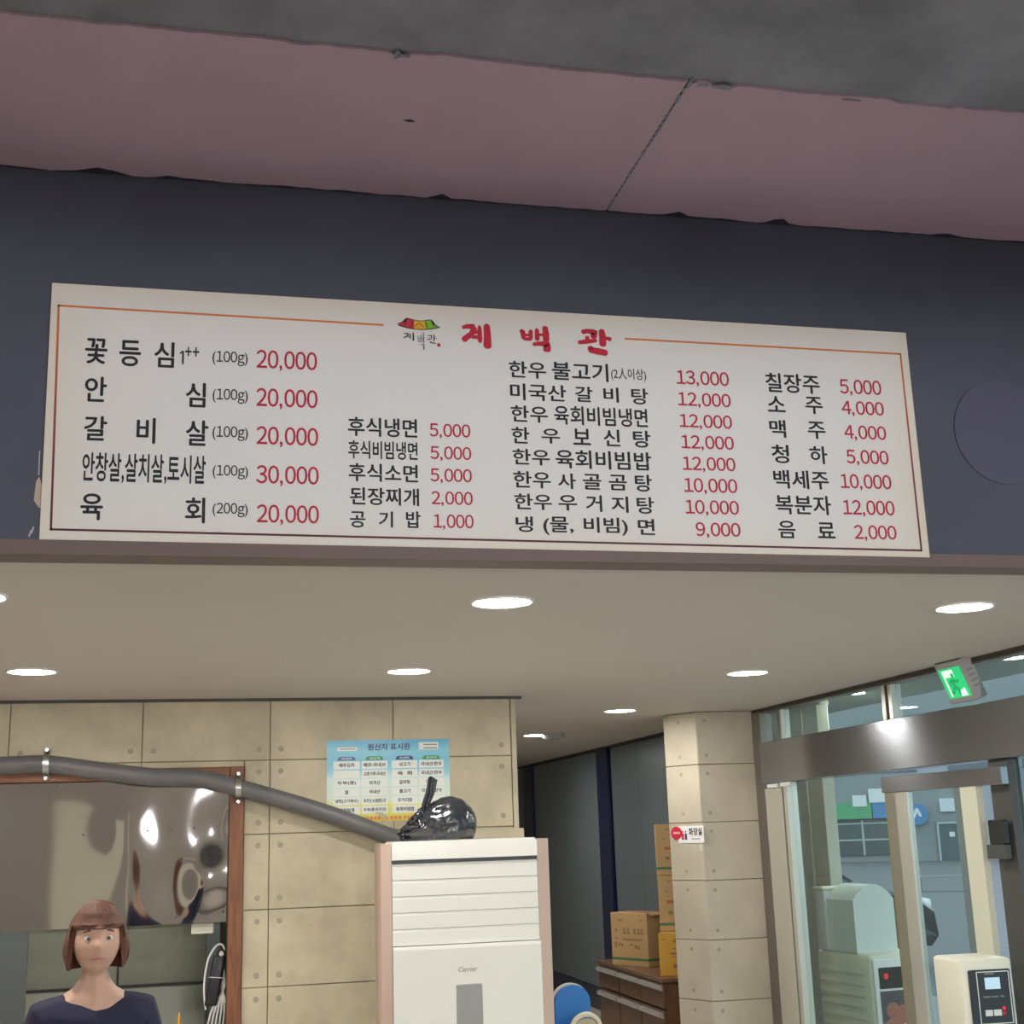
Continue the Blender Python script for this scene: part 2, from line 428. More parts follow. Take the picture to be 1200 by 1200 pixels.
# ---------------------------------------------------------------- pillar
PF = 9.22
plan = [(3.47, PF), (XG - .005, PF), (XG - .005, 9.85), (3.50, 9.85), (3.325, 9.51)]
pil = struct(MB().prism([(3.474, PF + .012), (XG - .005, PF + .012), (XG - .005, 9.85), (3.506, 9.85), (3.334, 9.515)], CZ - .001, 'Z', 0).build('wall_pillar', grout_m), 'beige cement tiled pillar with a chamfered corner')
pz = [0, .17, .573, .978, 1.381, 1.783, 2.19, CZ - .003]
def face_tiles(a, b, holes):
    a, b = Vector((*a, 0)), Vector((*b, 0)); L = (b - a).length; ang = math.atan2(b.y - a.y, b.x - a.x); c = {}
    for z0, z1 in zip(pz, pz[1:]):
        h = round(z1 - z0, 3)
        if h not in c:
            t = MB().box(.002, L - .002, 0, .011, -h / 2 + .003, h / 2 - .003, bev=.002)
            if h > .3:
                for hx in holes:
                    for hz in (-h / 2 + .064, h / 2 - .064):
                        t.cyl((hx, -.001, hz), (hx, .002, hz), .013, .016, n=14, mi=1)
            c[h] = t.mesh('tile', [ptile_m, plug_m])
        o = piece('tile', c[h], pil, (a.x, a.y, (z0 + z1) / 2)); o.rotation_euler = (0, 0, ang)
face_tiles(plan[0], plan[1], (.068,))
face_tiles(plan[4], plan[0], (.15, ))
face_tiles(plan[3], plan[4], (.07,))

# ---------------------------------------------------------------- corridor panel wall
pw = struct(box('wall_panelled', (XG + .012, XG + .12, 9.96, 17, 0, CZ), post_m), 'dark blue-grey panelled corridor wall')
for y0, y1 in ((9.96, 10.9), (10.9, 12.03), (12.03, 12.88), (13.34, 14.72), (14.72, 16.12), (16.62, 17.0)):
    box('panel', (XG, XG + .012, y0 + .004, y1 - .004, .215, CZ - .03), panel_m, pw)
for y0, y1 in ((12.92, 13.3), (16.16, 16.58)):
    box('post', (XG - .03, XG + .012, y0, y1, 0, CZ - .023), post_m, pw, .004)
struct(box('baseboard_corridor', (XG - .014, XG + .012, 13.3, 17, 0, .21), post_m), 'dark skirting of the panelled wall')

# ---------------------------------------------------------------- glazed shop front on the right
win = struct(MB().box(XG - .03, XG + .06, 9.06, 9.21, 0, CZ - .023, bev=.003).build('window_1', bronze_m), 'stainless and glass shop front')
def wpart(n, d, m_, bev=.003): return box(n, d, m_, win, bev)
wpart('header', (XG - .05, XG + .10, -1.2, 9.058, 2.037, 2.325), brushed_m)
wpart('top_rail', (XG - .02, XG + .06, -1.2, 9.058, 2.535, CZ - .023), bronze_m)
for y0, y1, m_ in ((8.72, 8.745, bright_m), (8.748, 8.775, bronze_m), (7.15, 7.19, bright_m), (7.195, 7.225, blacktrim_m), (7.23, 7.27, bright_m), (4.3, 4.36, bright_m), (1.5, 1.56, bright_m)):
    wpart('mullion', (XG - .015, XG + .05, y0, y1, 2.326, 2.534), m_, .002)
for y0, y1 in ((8.777, 9.057), (7.272, 8.718), (4.362, 7.148), (1.562, 4.298), (-1.2, 1.498)):
    wpart('pane', (XG + .012, XG + .02, y0, y1, 2.326, 2.534), shop_glass, 0)
# fixed side light, its steel stiles
wpart('stile', (XG - .03, XG + .05, 8.775, 9.055, 0, 2.0), bright_m)
wpart('stile', (XG - .01, XG + .05, 8.745, 8.772, 0, 2.036), blacktrim_m, .002)
wpart('stile', (XG - .03, XG + .05, 8.69, 8.742, 0, 2.036), bright_m)
wpart('clip', (XG - .045, XG - .005, 8.80, 8.98, 2.003, 2.03), white_m)
wpart('clip', (XG - .045, XG - .005, 8.60, 8.76, 2.004, 2.032), white_m)
wpart('pane', (XG + .012, XG + .02, 7.36, 8.688, .02, 2.036), shop_glass, 0)
wpart('pane', (XG + .012, XG + .02, -1.2, 6.04, .02, 2.036), shop_glass, 0)
for y in (3.4, .6): wpart('stile', (XG - .03, XG + .05, y, y + .06, 0, 2.036), bright_m)
wpart('post', (XG - .02, XG + .05, 6.05, 6.22, 0, 2.036), mat('charcoal_frame', (.07, .072, .07), .5), .003)
# sliding leaf, runs on the room side
door = struct(MB().box(XG - .075, XG - .032, 6.03, 7.26, 1.91, 1.998, bev=.003).build('door_1', brushed_m), 'glass sliding door leaf with steel rails')
olive_m = mat('olive_edge_seal', (.24, .215, .10), .5)
ivory_m = mat('ivory_door_stile', (.66, .66, .53), .35)
def dpart(n, d, m_, bev=.003): return box(n, d, m_, door, bev)
dpart('edge_seal', (XG - .06, XG - .04, 7.225, 7.26, .01, 1.909), olive_m)
dpart('stile', (XG - .068, XG - .04, 7.12, 7.224, .01, 1.909), mat('taupe_door_stile', (.23, .215, .17), .4))
dpart('stile', (XG - .072, XG - .036, 6.985, 7.119, .01, 1.909), bright_m)
dpart('pane', (XG - .058, XG - .05, 6.505, 6.983, .09, 1.909), shop_glass, 0)
dpart('edge_seal', (XG - .066, XG - .04, 6.425, 6.503, .01, 1.909), mat('teal_grey_seal', (.14, .19, .20), .5))
dpart('stile', (XG - .074, XG - .034, 6.27, 6.424, .01, 1.909), ivory_m)
dpart('bottom_rail', (XG - .072, XG - .036, 6.505, 6.983, .01, .089), brushed_m)
dpart('lock_box', (XG - .085, XG - .04, 6.06, 6.18, 1.62, 1.74), black_m, .006)
dpart('lock_plate', (XG - .08, XG - .035, 6.07, 6.22, 1.55, 1.62), mat('charcoal_frame', (.07, .072, .07), .5), .004)
tag(MB().cyl((XG + .0105, 6.05 - .08, 1.03), (XG + .0118, 6.05 - .08, 1.03), .085, n=32).build('round_sticker', mat('mint_film', (.42, .66, .55), .5)),
    'mint green round sticker on the glass at the right edge', 'sticker')
MENU = [
    ('꽃',-0.370,-0.307,3.130,3.210,'k'),('등',-0.273,-0.211,3.127,3.209,'k'),('심',-0.173,-0.115,3.128,3.209,'k'),('안',-0.366,-0.304,3.013,3.091,'k'),
    ('심',-0.079,-0.021,3.008,3.085,'k'),('갈',-0.363,-0.299,2.895,2.970,'k'),('비',-0.216,-0.162,2.891,2.970,'k'),('살',-0.076,-0.011,2.889,2.968,'k'),
    ('안창살,살치살,토시살',-0.363,-0.016,2.769,2.860,'k'),('육',-0.363,-0.301,2.658,2.737,'k'),('회',-0.072,-0.015,2.655,2.732,'k'),
    ('1',-0.101,-0.087,3.140,3.184,'t'),('++',-0.084,-0.043,3.167,3.197,'t'),('(100g)',-0.004,0.100,3.143,3.189,'t'),
    ('(100g)',-0.001,0.102,3.024,3.070,'t'),('(100g)',0.001,0.104,2.908,2.953,'t'),('(100g)',0.004,0.106,2.790,2.833,'t'),
    ('(200g)',0.006,0.107,2.675,2.718,'t'),('20,000',0.126,0.308,3.132,3.199,'r'),('20,000',0.127,0.310,3.011,3.077,'r'),
    ('20,000',0.129,0.312,2.892,2.957,'r'),('30,000',0.130,0.314,2.772,2.836,'r'),('20,000',0.133,0.315,2.653,2.716,'r'),
    ('후식냉면',0.401,0.614,2.936,2.997,'k'),('후식비빔냉면',0.402,0.614,2.865,2.923,'k'),('후식소면',0.403,0.614,2.794,2.851,'k'),('된장찌개',0.406,0.616,2.721,2.776,'k'),
    ('공',0.406,0.453,2.651,2.701,'k'),('기',0.493,0.536,2.653,2.703,'k'),('밥',0.575,0.620,2.653,2.705,'k'),('한우',0.908,1.030,3.146,3.202,'k'),
    ('불고기',1.049,1.236,3.145,3.207,'k'),('미국산',0.910,1.093,3.072,3.128,'k'),('갈',1.122,1.180,3.075,3.127,'k'),('비',1.216,1.267,3.077,3.128,'k'),
    ('탕',1.309,1.366,3.074,3.129,'k'),('한우',0.910,1.030,3.000,3.055,'k'),('육회비빔냉면',1.050,1.360,2.997,3.060,'k'),('한',0.910,0.968,2.930,2.984,'k'),
    ('우',1.007,1.067,2.933,2.982,'k'),('보',1.109,1.167,2.932,2.986,'k'),('신',1.209,1.264,2.931,2.987,'k'),('탕',1.307,1.366,2.930,2.987,'k'),
    ('한우',0.911,1.031,2.861,2.913,'k'),('육회비빔밥',1.049,1.364,2.854,2.915,'k'),('한우',0.911,1.031,2.787,2.841,'k'),('사',1.054,1.112,2.787,2.838,'k'),
    ('골',1.134,1.195,2.787,2.838,'k'),('곰',1.219,1.279,2.787,2.838,'k'),('탕',1.305,1.362,2.785,2.841,'k'),('한우',0.912,1.032,2.718,2.769,'k'),
    ('우',1.052,1.113,2.718,2.768,'k'),('거',1.141,1.194,2.716,2.770,'k'),('지',1.224,1.280,2.715,2.768,'k'),('탕',1.307,1.365,2.713,2.768,'k'),
    ('냉',0.914,0.969,2.647,2.697,'k'),('(물,',1.001,1.098,2.639,2.698,'k'),('비빔)',1.131,1.274,2.641,2.699,'k'),('면',1.307,1.363,2.645,2.697,'k'),
    ('(2人이상)',1.245,1.363,3.151,3.195,'t'),('5,000',0.652,0.780,2.937,2.986,'r'),('5,000',0.653,0.781,2.865,2.913,'r'),
    ('5,000',0.652,0.781,2.794,2.842,'r'),('2,000',0.654,0.782,2.722,2.770,'r'),('1,000',0.659,0.783,2.649,2.698,'r'),
    ('13,000',1.467,1.648,3.143,3.198,'r'),('12,000',1.467,1.649,3.070,3.123,'r'),('12,000',1.468,1.648,2.997,3.049,'r'),
    ('12,000',1.469,1.649,2.926,2.978,'r'),('12,000',1.469,1.649,2.854,2.906,'r'),('10,000',1.469,1.650,2.781,2.835,'r'),
    ('10,000',1.469,1.650,2.710,2.763,'r'),('9,000',1.499,1.650,2.638,2.690,'r'),('5,000',2.042,2.194,3.135,3.194,'r'),
    ('4,000',2.042,2.196,3.063,3.118,'r'),('4,000',2.043,2.195,2.978,3.033,'r'),('5,000',2.042,2.195,2.893,2.948,'r'),
    ('10,000',2.013,2.196,2.808,2.864,'r'),('12,000',2.013,2.198,2.719,2.776,'r'),('2,000',2.045,2.196,2.638,2.692,'r'),
    ('칠장주',1.776,1.970,3.136,3.204,'k'),('소',1.777,1.840,3.068,3.123,'k'),('주',1.911,1.974,3.066,3.126,'k'),('맥',1.777,1.835,2.980,3.041,'k'),
    ('주',1.912,1.976,2.980,3.040,'k'),('청',1.777,1.839,2.893,2.956,'k'),('하',1.911,1.975,2.894,2.956,'k'),('백세주',1.777,1.972,2.808,2.871,'k'),
    ('복분자',1.777,1.972,2.722,2.787,'k'),('음',1.779,1.840,2.643,2.701,'k'),('료',1.916,1.978,2.645,2.698,'k'),('계',0.759,0.856,3.238,3.322,'title'),
    ('백',0.946,1.047,3.235,3.325,'title'),('관',1.139,1.251,3.239,3.325,'title'),('roof',0.557,0.692,3.286,3.332,'logo'),
    ('계',0.574,0.611,3.252,3.280,'logo'),('백',0.618,0.641,3.222,3.282,'logo'),('관',0.647,0.680,3.245,3.277,'logo'),('seal',0.679,0.693,3.236,3.250,'logo'),
]

# ================================================================== MENU BOARD
def bmap(y): return lambda u, v: (u, y, v)
board = thing('menu_board', 'wide white menu board with red prices on the dark bulkhead', 'menu board', (.92, YB, 2.594))
bm_ = bpy.data.materials.new('aged_white_board'); bm_.use_nodes = True
N, L = bm_.node_tree.nodes, bm_.node_tree.links
b = N['Principled BSDF']; b.inputs['Roughness'].default_value = .45
tc = N.new('ShaderNodeTexCoord'); n1 = N.new('ShaderNodeTexNoise'); n1.inputs['Scale'].default_value = 1.5; n1.inputs['Detail'].default_value = 3
L.new(tc.outputs['Generated'], n1.inputs['Vector'])
sx = N.new('ShaderNodeSeparateXYZ'); L.new(tc.outputs['Generated'], sx.inputs[0])
def mnode(op, a, b_=None):
    q = N.new('ShaderNodeMath'); q.operation = op
    for i, x in enumerate((a, b_)):
        if x is None: continue
        if isinstance(x, (int, float)): q.inputs[i].default_value = x
        else: L.new(x, q.inputs[i])
    return q.outputs[0]
ex = mnode('ABSOLUTE', mnode('SUBTRACT', sx.outputs[0], .5)); ez = mnode('ABSOLUTE', mnode('SUBTRACT', sx.outputs[2], .5))
edge = mnode('MAXIMUM', mnode('POWER', mnode('MULTIPLY', ex, 2.0), 14.0), mnode('POWER', mnode('MULTIPLY', ez, 2.0), 7.0))
fac = mnode('MULTIPLY', edge, mnode('ADD', n1.outputs['Fac'], .1))
rp = N.new('ShaderNodeValToRGB'); rp.color_ramp.elements[0].color = (.80, .80, .80, 1); rp.color_ramp.elements[1].color = (.76, .66, .50, 1)
L.new(fac, rp.inputs[0]); L.new(rp.outputs[0], b.inputs['Base Color'])
MB().prism([(-.470, 2.600), (2.308, 2.588), (2.308, 3.373), (-.472, 3.378)], .009, 'Y', YB - .009).build('panel', bm_, board, True)
TY = YB - .0096
# printed border: orange above, maroon below, open at the title
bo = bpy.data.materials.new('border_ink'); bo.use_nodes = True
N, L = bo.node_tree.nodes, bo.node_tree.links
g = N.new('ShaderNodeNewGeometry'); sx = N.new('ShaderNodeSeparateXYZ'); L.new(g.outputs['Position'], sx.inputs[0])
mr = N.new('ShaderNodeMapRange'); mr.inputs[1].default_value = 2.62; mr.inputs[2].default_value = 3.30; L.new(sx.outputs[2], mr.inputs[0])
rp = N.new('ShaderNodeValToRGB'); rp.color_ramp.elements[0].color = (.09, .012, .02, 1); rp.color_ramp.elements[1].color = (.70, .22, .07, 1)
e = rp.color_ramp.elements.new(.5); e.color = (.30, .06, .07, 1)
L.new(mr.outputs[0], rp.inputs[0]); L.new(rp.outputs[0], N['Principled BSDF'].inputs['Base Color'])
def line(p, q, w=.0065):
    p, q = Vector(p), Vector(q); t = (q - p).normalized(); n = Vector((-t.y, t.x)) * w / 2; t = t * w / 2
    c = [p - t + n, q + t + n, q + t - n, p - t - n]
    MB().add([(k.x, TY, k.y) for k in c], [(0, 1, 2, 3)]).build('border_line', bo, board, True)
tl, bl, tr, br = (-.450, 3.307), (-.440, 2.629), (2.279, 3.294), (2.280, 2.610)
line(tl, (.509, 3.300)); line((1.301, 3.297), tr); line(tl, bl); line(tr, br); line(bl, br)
STROKES = {
 '계': [[(.02, .80, .05), (.20, .86, .07), (.46, .86, .09)], [(.45, .86, .08), (.34, .58, .08), (.03, .28, .09)], [(.36, .63, .05), (.62, .66, .06)],
       [(.30, .44, .05), (.62, .45, .06)], [(.60, .92, .06), (.61, .22, .07)], [(.84, 1.0, .09), (.86, .5, .105), (.85, .0, .12)]],
 '백': [[(.03, .80, .05), (.12, .74, .07), (.14, .46, .06)], [(.38, .84, .06), (.37, .44, .06)], [(.12, .62, .04), (.38, .63, .04)], [(.12, .48, .05), (.40, .47, .05)],
       [(.58, .90, .06), (.58, .42, .07)], [(.84, 1.0, .075), (.87, .7, .09), (.87, .40, .09)], [(.58, .66, .04), (.86, .66, .04)],
       [(.42, .28, .05), (.62, .32, .06), (.90, .32, .09), (.88, .02, .11)]],
 '관': [[(.12, .84, .06), (.30, .90, .06), (.52, .86, .08), (.46, .60, .08)], [(.29, .70, .05), (.28, .50, .06)], [(.0, .42, .05), (.25, .47, .06), (.58, .54, .05)],
       [(.72, 1.0, .07), (.75, .7, .09), (.74, .30, .09)], [(.75, .62, .04), (.92, .64, .05), (1.0, .58, .06)], [(.34, .30, .06), (.38, .14, .08), (.60, .10, .09), (.88, .05, .08)]],
}
SM = {}
for t, u0, u1, v0, v1, k in MENU:
    y = TY
    if k in ('title', 'logo') and t in STROKES:
        th = 1.15 if k == 'title' else .6
        for i, st in enumerate(STROKES[t]):
            q = MB()
            yy = y - .0003 * i
            q.ribbon([(u0 + a * (u1 - u0), v0 + c * (v1 - v0), w * (u1 - u0) * th) for a, c, w in st], lambda u, v: (u, yy, v))
            SM.setdefault((k, t, u0), MB()).add(q.v, q.f)
        SM[(k, t, u0)].build('title_lettering' if k == 'title' else 'logo_lettering', ink_title if k == 'title' else ink_k, board, True)
    elif t == 'seal':
        MB().add([((u0 + u1) / 2 + .006 * math.cos(a), y, (v0 + v1) / 2 + .006 * math.sin(a)) for a in [i * PI / 8 for i in range(16)]], [tuple(range(16))]).build('logo_seal', ink_title, board, True)
    elif t == 'roof':
        w, h = u1 - u0, v1 - v0
        def R_(a, c): return (u0 + a * w, y, v0 + c * h)
        top = lambda a: .92 - .16 * math.sin(PI * (a - .22) / .56) - .06 * (a - .22) if .22 <= a <= .78 else (.92 - (.22 - a) / .22 * .42 - .25 * math.sin(PI * a / .22) * .5 if a < .22 else .88 - (a - .78) / .22 * .55 - .12 * math.sin(PI * (a - .78) / .22))
        bot = lambda a: .14 + .30 * abs(a - .5) ** 2 * 4 * .9 if .02 < a < .98 else (.46 if a < .5 else .33)
        cols = [mat('logo_red', (.55, .03, .06), .6), mat('logo_yellow', (.80, .42, .03), .6), mat('logo_green', (.22, .52, .03), .6)]
        for ci, (a0, a1) in enumerate(((.02, .38), (.38, .64), (.64, .98))):
            n = 10; A = [a0 + (a1 - a0) * i / n for i in range(n + 1)]
            MB().add([R_(a, top(a)) for a in A] + [R_(a, bot(a)) for a in A[::-1]], [tuple(range(2 * n + 2))]).build('logo_roof', cols[ci], board, True)
        y = y - .0002; o = MB()
        n = 24; A = [i / n for i in range(n + 1)]
        o.ribbon([(a, top(a), .022) for a in A], lambda a, c: R_(a, c), n=1); o.ribbon([(a, bot(a) - .03, .03) for a in A], lambda a, c: R_(a, c), n=1)
        for pts in ([(.22, .92, .02), (.16, .35, .012)], [(.78, .88, .02), (.86, .3, .012)], [(.38, .8, .012), (.3, .25, .012)], [(.64, .78, .012), (.7, .2, .012)], [(.38, .25, .01), (.5, .6, .012), (.62, .3, .01)]):
            o.ribbon(pts, lambda a, c: R_(a, c), n=2)
        o.build('logo_outline', ink_k, board, True)
    elif t == '1':
        MB().ribbon([(u0 + .002, v1 - .010, .0022), (u1 - .004, v1 - .001, .0022)], bmap(y)).ribbon([(u1 - .003, v1, .0028), (u1 - .003, v0, .0028)], bmap(y - .0001)).build('lettering', ink_k, board, True)
    else:
        bold = {'k': .020, 't': .010, 'r': .014}[k]
        lettering(t, (u0, u1, v0, v1), bmap(TY), ink_r if k == 'r' else ink_k, board, bold)

# ================================================================== DOWNLIGHTS
lens_m = mat('lamp_lens', (1, 1, 1), .4, emit=(1, .97, .90), estr=DOWNLIGHT)
ring_m = mat('lamp_ring', (.75, .73, .70), .4)
DL = [((1.04, 4.66), 'round downlight nearest the menu board, below its middle'),
      ((2.93, 4.70), 'round downlight below the right end of the menu board'),
      ((-.765, 4.62), 'round downlight cut by the left edge of the picture'),
      ((-.81, 6.65), 'round downlight above the kitchen hatch at left'),
      ((1.0, 6.70), 'round downlight above the bag on the air conditioner'),
      ((2.90, 6.85), 'round downlight left of the green exit sign'),
      ((2.85, 9.05), 'round downlight near the pillar top'),
      ((2.78, 11.27), 'small far round downlight beside the ceiling sensor'),
      ((2.8, 13.5), 'round downlight deep in the corridor behind the tiled wall'),
      ((-2.6, 4.62), 'round downlight left of the picture over the dining side'),
      ((-2.6, 6.65), 'round downlight left of the picture over the hatch'),
      ((5.0, 9.75, 2.75), 'round canopy lamp seen through the glass above the door'),
      ((5.05, 7.6, 2.75), 'round canopy lamp at the right edge behind the exit sign')]
dl0 = None
for pos, lab in DL:
    x, y = pos[:2]
    if dl0 is None:
        dl0 = thing('downlight', lab, 'ceiling light', (x, y, CZ), group='round ceiling downlights')
        MB().lathe([(.118, 0), (.118, -.006), (.112, -.009), (.104, -.006), (.104, -.001)]).build('ring', ring_m, dl0)
        MB().cyl((0, 0, -.0045), (0, 0, -.001), .1035, n=32, smooth=False).build('lens', lens_m, dl0)
    else: copy_thing(dl0, (x, y, pos[2] if len(pos) > 2 else CZ), lab)
sn = thing('ceiling_sensor', 'grey ceiling sensor beside the far downlight', 'sensor', (2.91, 11.2, CZ))
MB().lathe([(.0, -.05), (.05, -.05), (.085, -.035), (.10, -.012), (.10, 0)]).build('housing', mat('grey_sensor', (.35, .35, .33), .5), sn)
for a in (-.05, 0, .05): MB().cyl((a, -.06, -.047), (a, -.062, -.044), .008, n=8).build('indicator', white_m, sn)

# ================================================================== CONDUIT, POSTER, STEEL SHEET
def smooth_path(P, n=8):
    P = [Vector(p) for p in P]; out = []
    for i in range(len(P) - 1):
        a, b_, c, d = P[max(i - 1, 0)], P[i], P[i + 1], P[min(i + 2, len(P) - 1)]
        for k in range(n):
            t = k / n
            out.append(.5 * ((2 * b_) + (c - a) * t + (2 * a - 5 * b_ + 4 * c - d) * t * t + (3 * b_ - a - 3 * c + d) * t ** 3))
    out.append(P[-1]); return out
pp = thing('conduit_pipe', 'grey plastic conduit sagging across the hatch down to the air conditioner', 'pipe', (-.3, YW - .09, 2.1))
PY = YW - .09
path = smooth_path([(-3.2, PY, 2.215), (-1.6, PY, 2.21), (-1.10, PY, 2.205), (-.865, PY, 2.208), (-.57, PY, 2.165), (-.28, PY, 2.125), (-.05, PY, 2.113), (.196, PY, 2.052), (.69, PY, 1.898), (1.08, PY, 1.745), (1.26, PY + .01, 1.66)])
MB().tube(path, .049, 16).build('pipe', pipe_m, pp, True)
for x, z in ((-.862, 2.208), (.19, 2.054)):
    c = MB(); ang = [PI * (k / 12) - PI / 2 for k in range(13)]
    for dx in (0,):
        pts = [(x, PY - .053 * math.cos(a), z + .06 * math.sin(a)) for a in ang]
        pts = [(x, YW - .031, z + .085), (x, PY + .02, z + .075)] + pts[::-1] + [(x, PY + .02, z - .075), (x, YW - .031, z - .085)]
        vs = []
        for p in pts: vs += [(p[0] - .016, p[1], p[2]), (p[0] + .016, p[1], p[2])]
        c.add(vs, [(2 * i, 2 * i + 1, 2 * i + 3, 2 * i + 2) for i in range(len(pts) - 1)], 0, True)
        for s in (-1, 1): c.cyl((x, PY - .02, z + s * .078), (x, PY + .02, z + s * .078), .011, n=10)
    c.build('clamp', clamp_m, pp, True)

st = thing('steel_sheet', 'dented polished steel sheet screwed across the hatch top', 'metal sheet', (-.95, YW + .02, 1.31))
SX0, SX1, SZ0, SZ1 = -2.68, .138, 1.314, 2.108
def dent(u, v):
    x = SX0 + u * (SX1 - SX0); z = SZ0 + v * (SZ1 - SZ0)
    d = .0025 * math.sin(x * 5.2 + .8) + .002 * noise.noise(Vector((x * 2.2, z * 1.2, 1)))
    k = min(1, max(0, (x + .55) / .5)) * .55
    d += k * .006 * noise.noise(Vector((x * 5.0, z * 2.0, 4.0))) + 0
    for cx, cz, a, s in ((-.16, 1.52, .009, .09), (.02, 1.55, -.010, .08), (.06, 1.80, .010, .09), (-.42, 1.85, -.006, .10), (-.25, 1.86, .004, .07), (.10, 1.38, .006, .06)):
        d += a * math.exp(-((x - cx) ** 2 + ((z - cz) * .7) ** 2) / (2 * s * s))
    return (x, YW + .022 + d, z)
MB().grid(dent, 190, 60).build('sheet', steel_m, st, True)
for x, z in ((-.79, 2.09), (-.66, 1.82), (-.31, 1.83), (-.18, 1.83), (-.05, 1.84), (.03, 1.36), (-.14, 1.35), (.12, 1.37), (-1.3, 1.82), (-1.3, 1.36)):
    u, v = (x - SX0) / (SX1 - SX0), (z - SZ0) / (SZ1 - SZ0); p = dent(u, v)
    MB().cyl((p[0], p[1] - .006, p[2]), (p[0], p[1] + .004, p[2]), .006, .008, n=10).build('screw', mat('dull_screw', (.12, .12, .12), .4, .8), st, True)

po = thing('origin_poster', 'blue and yellow food origin poster on the tiled wall', 'poster', (1.07, YW, 1.845))
pm = bpy.data.materials.new('poster_print'); pm.use_nodes = True
N, L = pm.node_tree.nodes, pm.node_tree.links
tc = N.new('ShaderNodeTexCoord'); sx = N.new('ShaderNodeSeparateXYZ'); L.new(tc.outputs['Generated'], sx.inputs[0])
nn = N.new('ShaderNodeTexNoise'); nn.inputs['Scale'].default_value = 3.0; L.new(tc.outputs['Generated'], nn.inputs['Vector'])
ad = N.new('ShaderNodeMath'); ad.operation = 'MULTIPLY_ADD'; ad.inputs[1].default_value = .16; L.new(nn.outputs['Fac'], ad.inputs[0]); 
sb = N.new('ShaderNodeMath'); sb.operation = 'SUBTRACT'; sb.inputs[1].default_value = .08; L.new(sx.outputs[2], sb.inputs[0]); L.new(sb.outputs[0], ad.inputs[2])
rp = N.new('ShaderNodeValToRGB'); E_ = rp.color_ramp.elements
E_[0].position = 0; E_[0].color = (.72, .62, .10, 1); E_[1].position = 1; E_[1].color = (.10, .42, .66, 1)
for p_, c_ in ((.20, (.74, .72, .12, 1)), (.27, (.66, .76, .62, 1)), (.50, (.62, .76, .74, 1)), (.60, (.30, .60, .74, 1)), (.72, (.18, .52, .72, 1)), (.88, (.22, .58, .72, 1))):
    q = E_.new(p_); q.color = c_
L.new(ad.outputs[0], rp.inputs[0]); L.new(rp.outputs[0], N['Principled BSDF'].inputs['Base Color']); N['Principled BSDF'].inputs['Roughness'].default_value = .35
px0, px1, pz0, pz1 = .702, 1.437, 1.845, 2.318
MB().box(px0, px1, YW - .003, YW - .0002, pz0, pz1).build('sheet', pm, po, True)
PYY = YW - .0036
def flat(name, x0, x1, z0, z1, m_, y=PYY): return MB().box(x0, x1, y - .0006, y, z0, z1).build(name, m_, po, True)
strip_m = mat('label_strip_white', (.78, .80, .76), .4)
pxx = lambda px: px0 + (px - 383) / 143 * (px1 - px0)         # poster layout measured across its 143-unit width
pzz = lambda py: pz1 - (py - 867) / 92.5 * (pz1 - pz0)
lettering('원산지 표시판', (pxx(430), pxx(480), pzz(879), pzz(871)), bmap(PYY - .0003), mat('poster_title_ink', (.11, .07, .20), .6), po, .03)
flat('label_strip', pxx(395), pxx(418), pzz(879), pzz(875), strip_m)
flat('label_strip', pxx(490), pxx(513), pzz(879), pzz(870.5), strip_m)
for z_ in (873.2, 877.2): flat('fine_print', pxx(495.5), pxx(511.5), pzz(z_ + .7), pzz(z_ - .7), ink_g, PYY - .0008)
flat('fine_print', pxx(398), pxx(416), pzz(877.6), pzz(876.6), ink_g, PYY - .0008)
CELL = [['배추김치', '', '두부(콩)', '쌀', '냉면(고기육수)', '된장찌개'],
        ['배추:국내산', '고춧가루:국내산', '외국산', '국내산', '호주산,뉴질랜드산', '두부(콩:외국산)'],
        ['쇠고기', '육  회', '갈비탕', '불고기', '우거지탕', '육회비빔밥'],
        ['국내산:한우', '국내산:한우', '미국산', '국내산:한우', '', '']]
CX = [(390.5, 421), (423, 453), (458, 488), (490, 519)]
tabm = [mat('tab_blue', (.09, .17, .36), .5), mat('tab_green', (.06, .32, .14), .5), mat('tab_navy', (.04, .08, .30), .5), mat('tab_green', (.06, .32, .14), .5)]
for c in range(4):
    a, b_ = CX[c]; mx = (a + b_) / 2
    t = [(pxx(mx - 10.5), pzz(890)), (pxx(mx + 10.5), pzz(890)), (pxx(mx + 10), pzz(887.5)), (pxx(mx + 7.5), pzz(885.8)), (pxx(mx - 7.5), pzz(885.8)), (pxx(mx - 10), pzz(887.5))]
    MB().prism(t, .0006, 'Y', PYY - .0006).build('header_tab', tabm[c], po, True)
    lettering(['대상품목', '원산지', '대상품목', '원산지'][c], (pxx(mx - 6), pxx(mx + 6), pzz(889), pzz(886.8)), bmap(PYY - .0009), strip_m, po, .02)
    for r in range(6):
        za, zb = 890.5 + r * 10.2 + .6, 890.5 + (r + 1) * 10.2 - .7
        flat('label_strip', pxx(a), pxx(b_), pzz(zb), pzz(za), strip_m)
        s = CELL[c][r]
        if s:
            w = min((b_ - a) * .86, len(s) * 4.3)
            lettering(s, (pxx(mx - w / 2), pxx(mx + w / 2), pzz(zb - 2.2), pzz(za + 2.0)), bmap(PYY - .0009), mat('strip_ink', (.06, .065, .06), .6), po, .035)
red_o = mat('orange_print', (.75, .25, .10), .6)
x = 414
while x < 500:
    w = random.choice((2.6, 3.2, 3.8)); flat('fine_print', pxx(x), pxx(x + w), pzz(958), pzz(954), red_o); x += w + random.choice((.9, 1.2, 2.6))
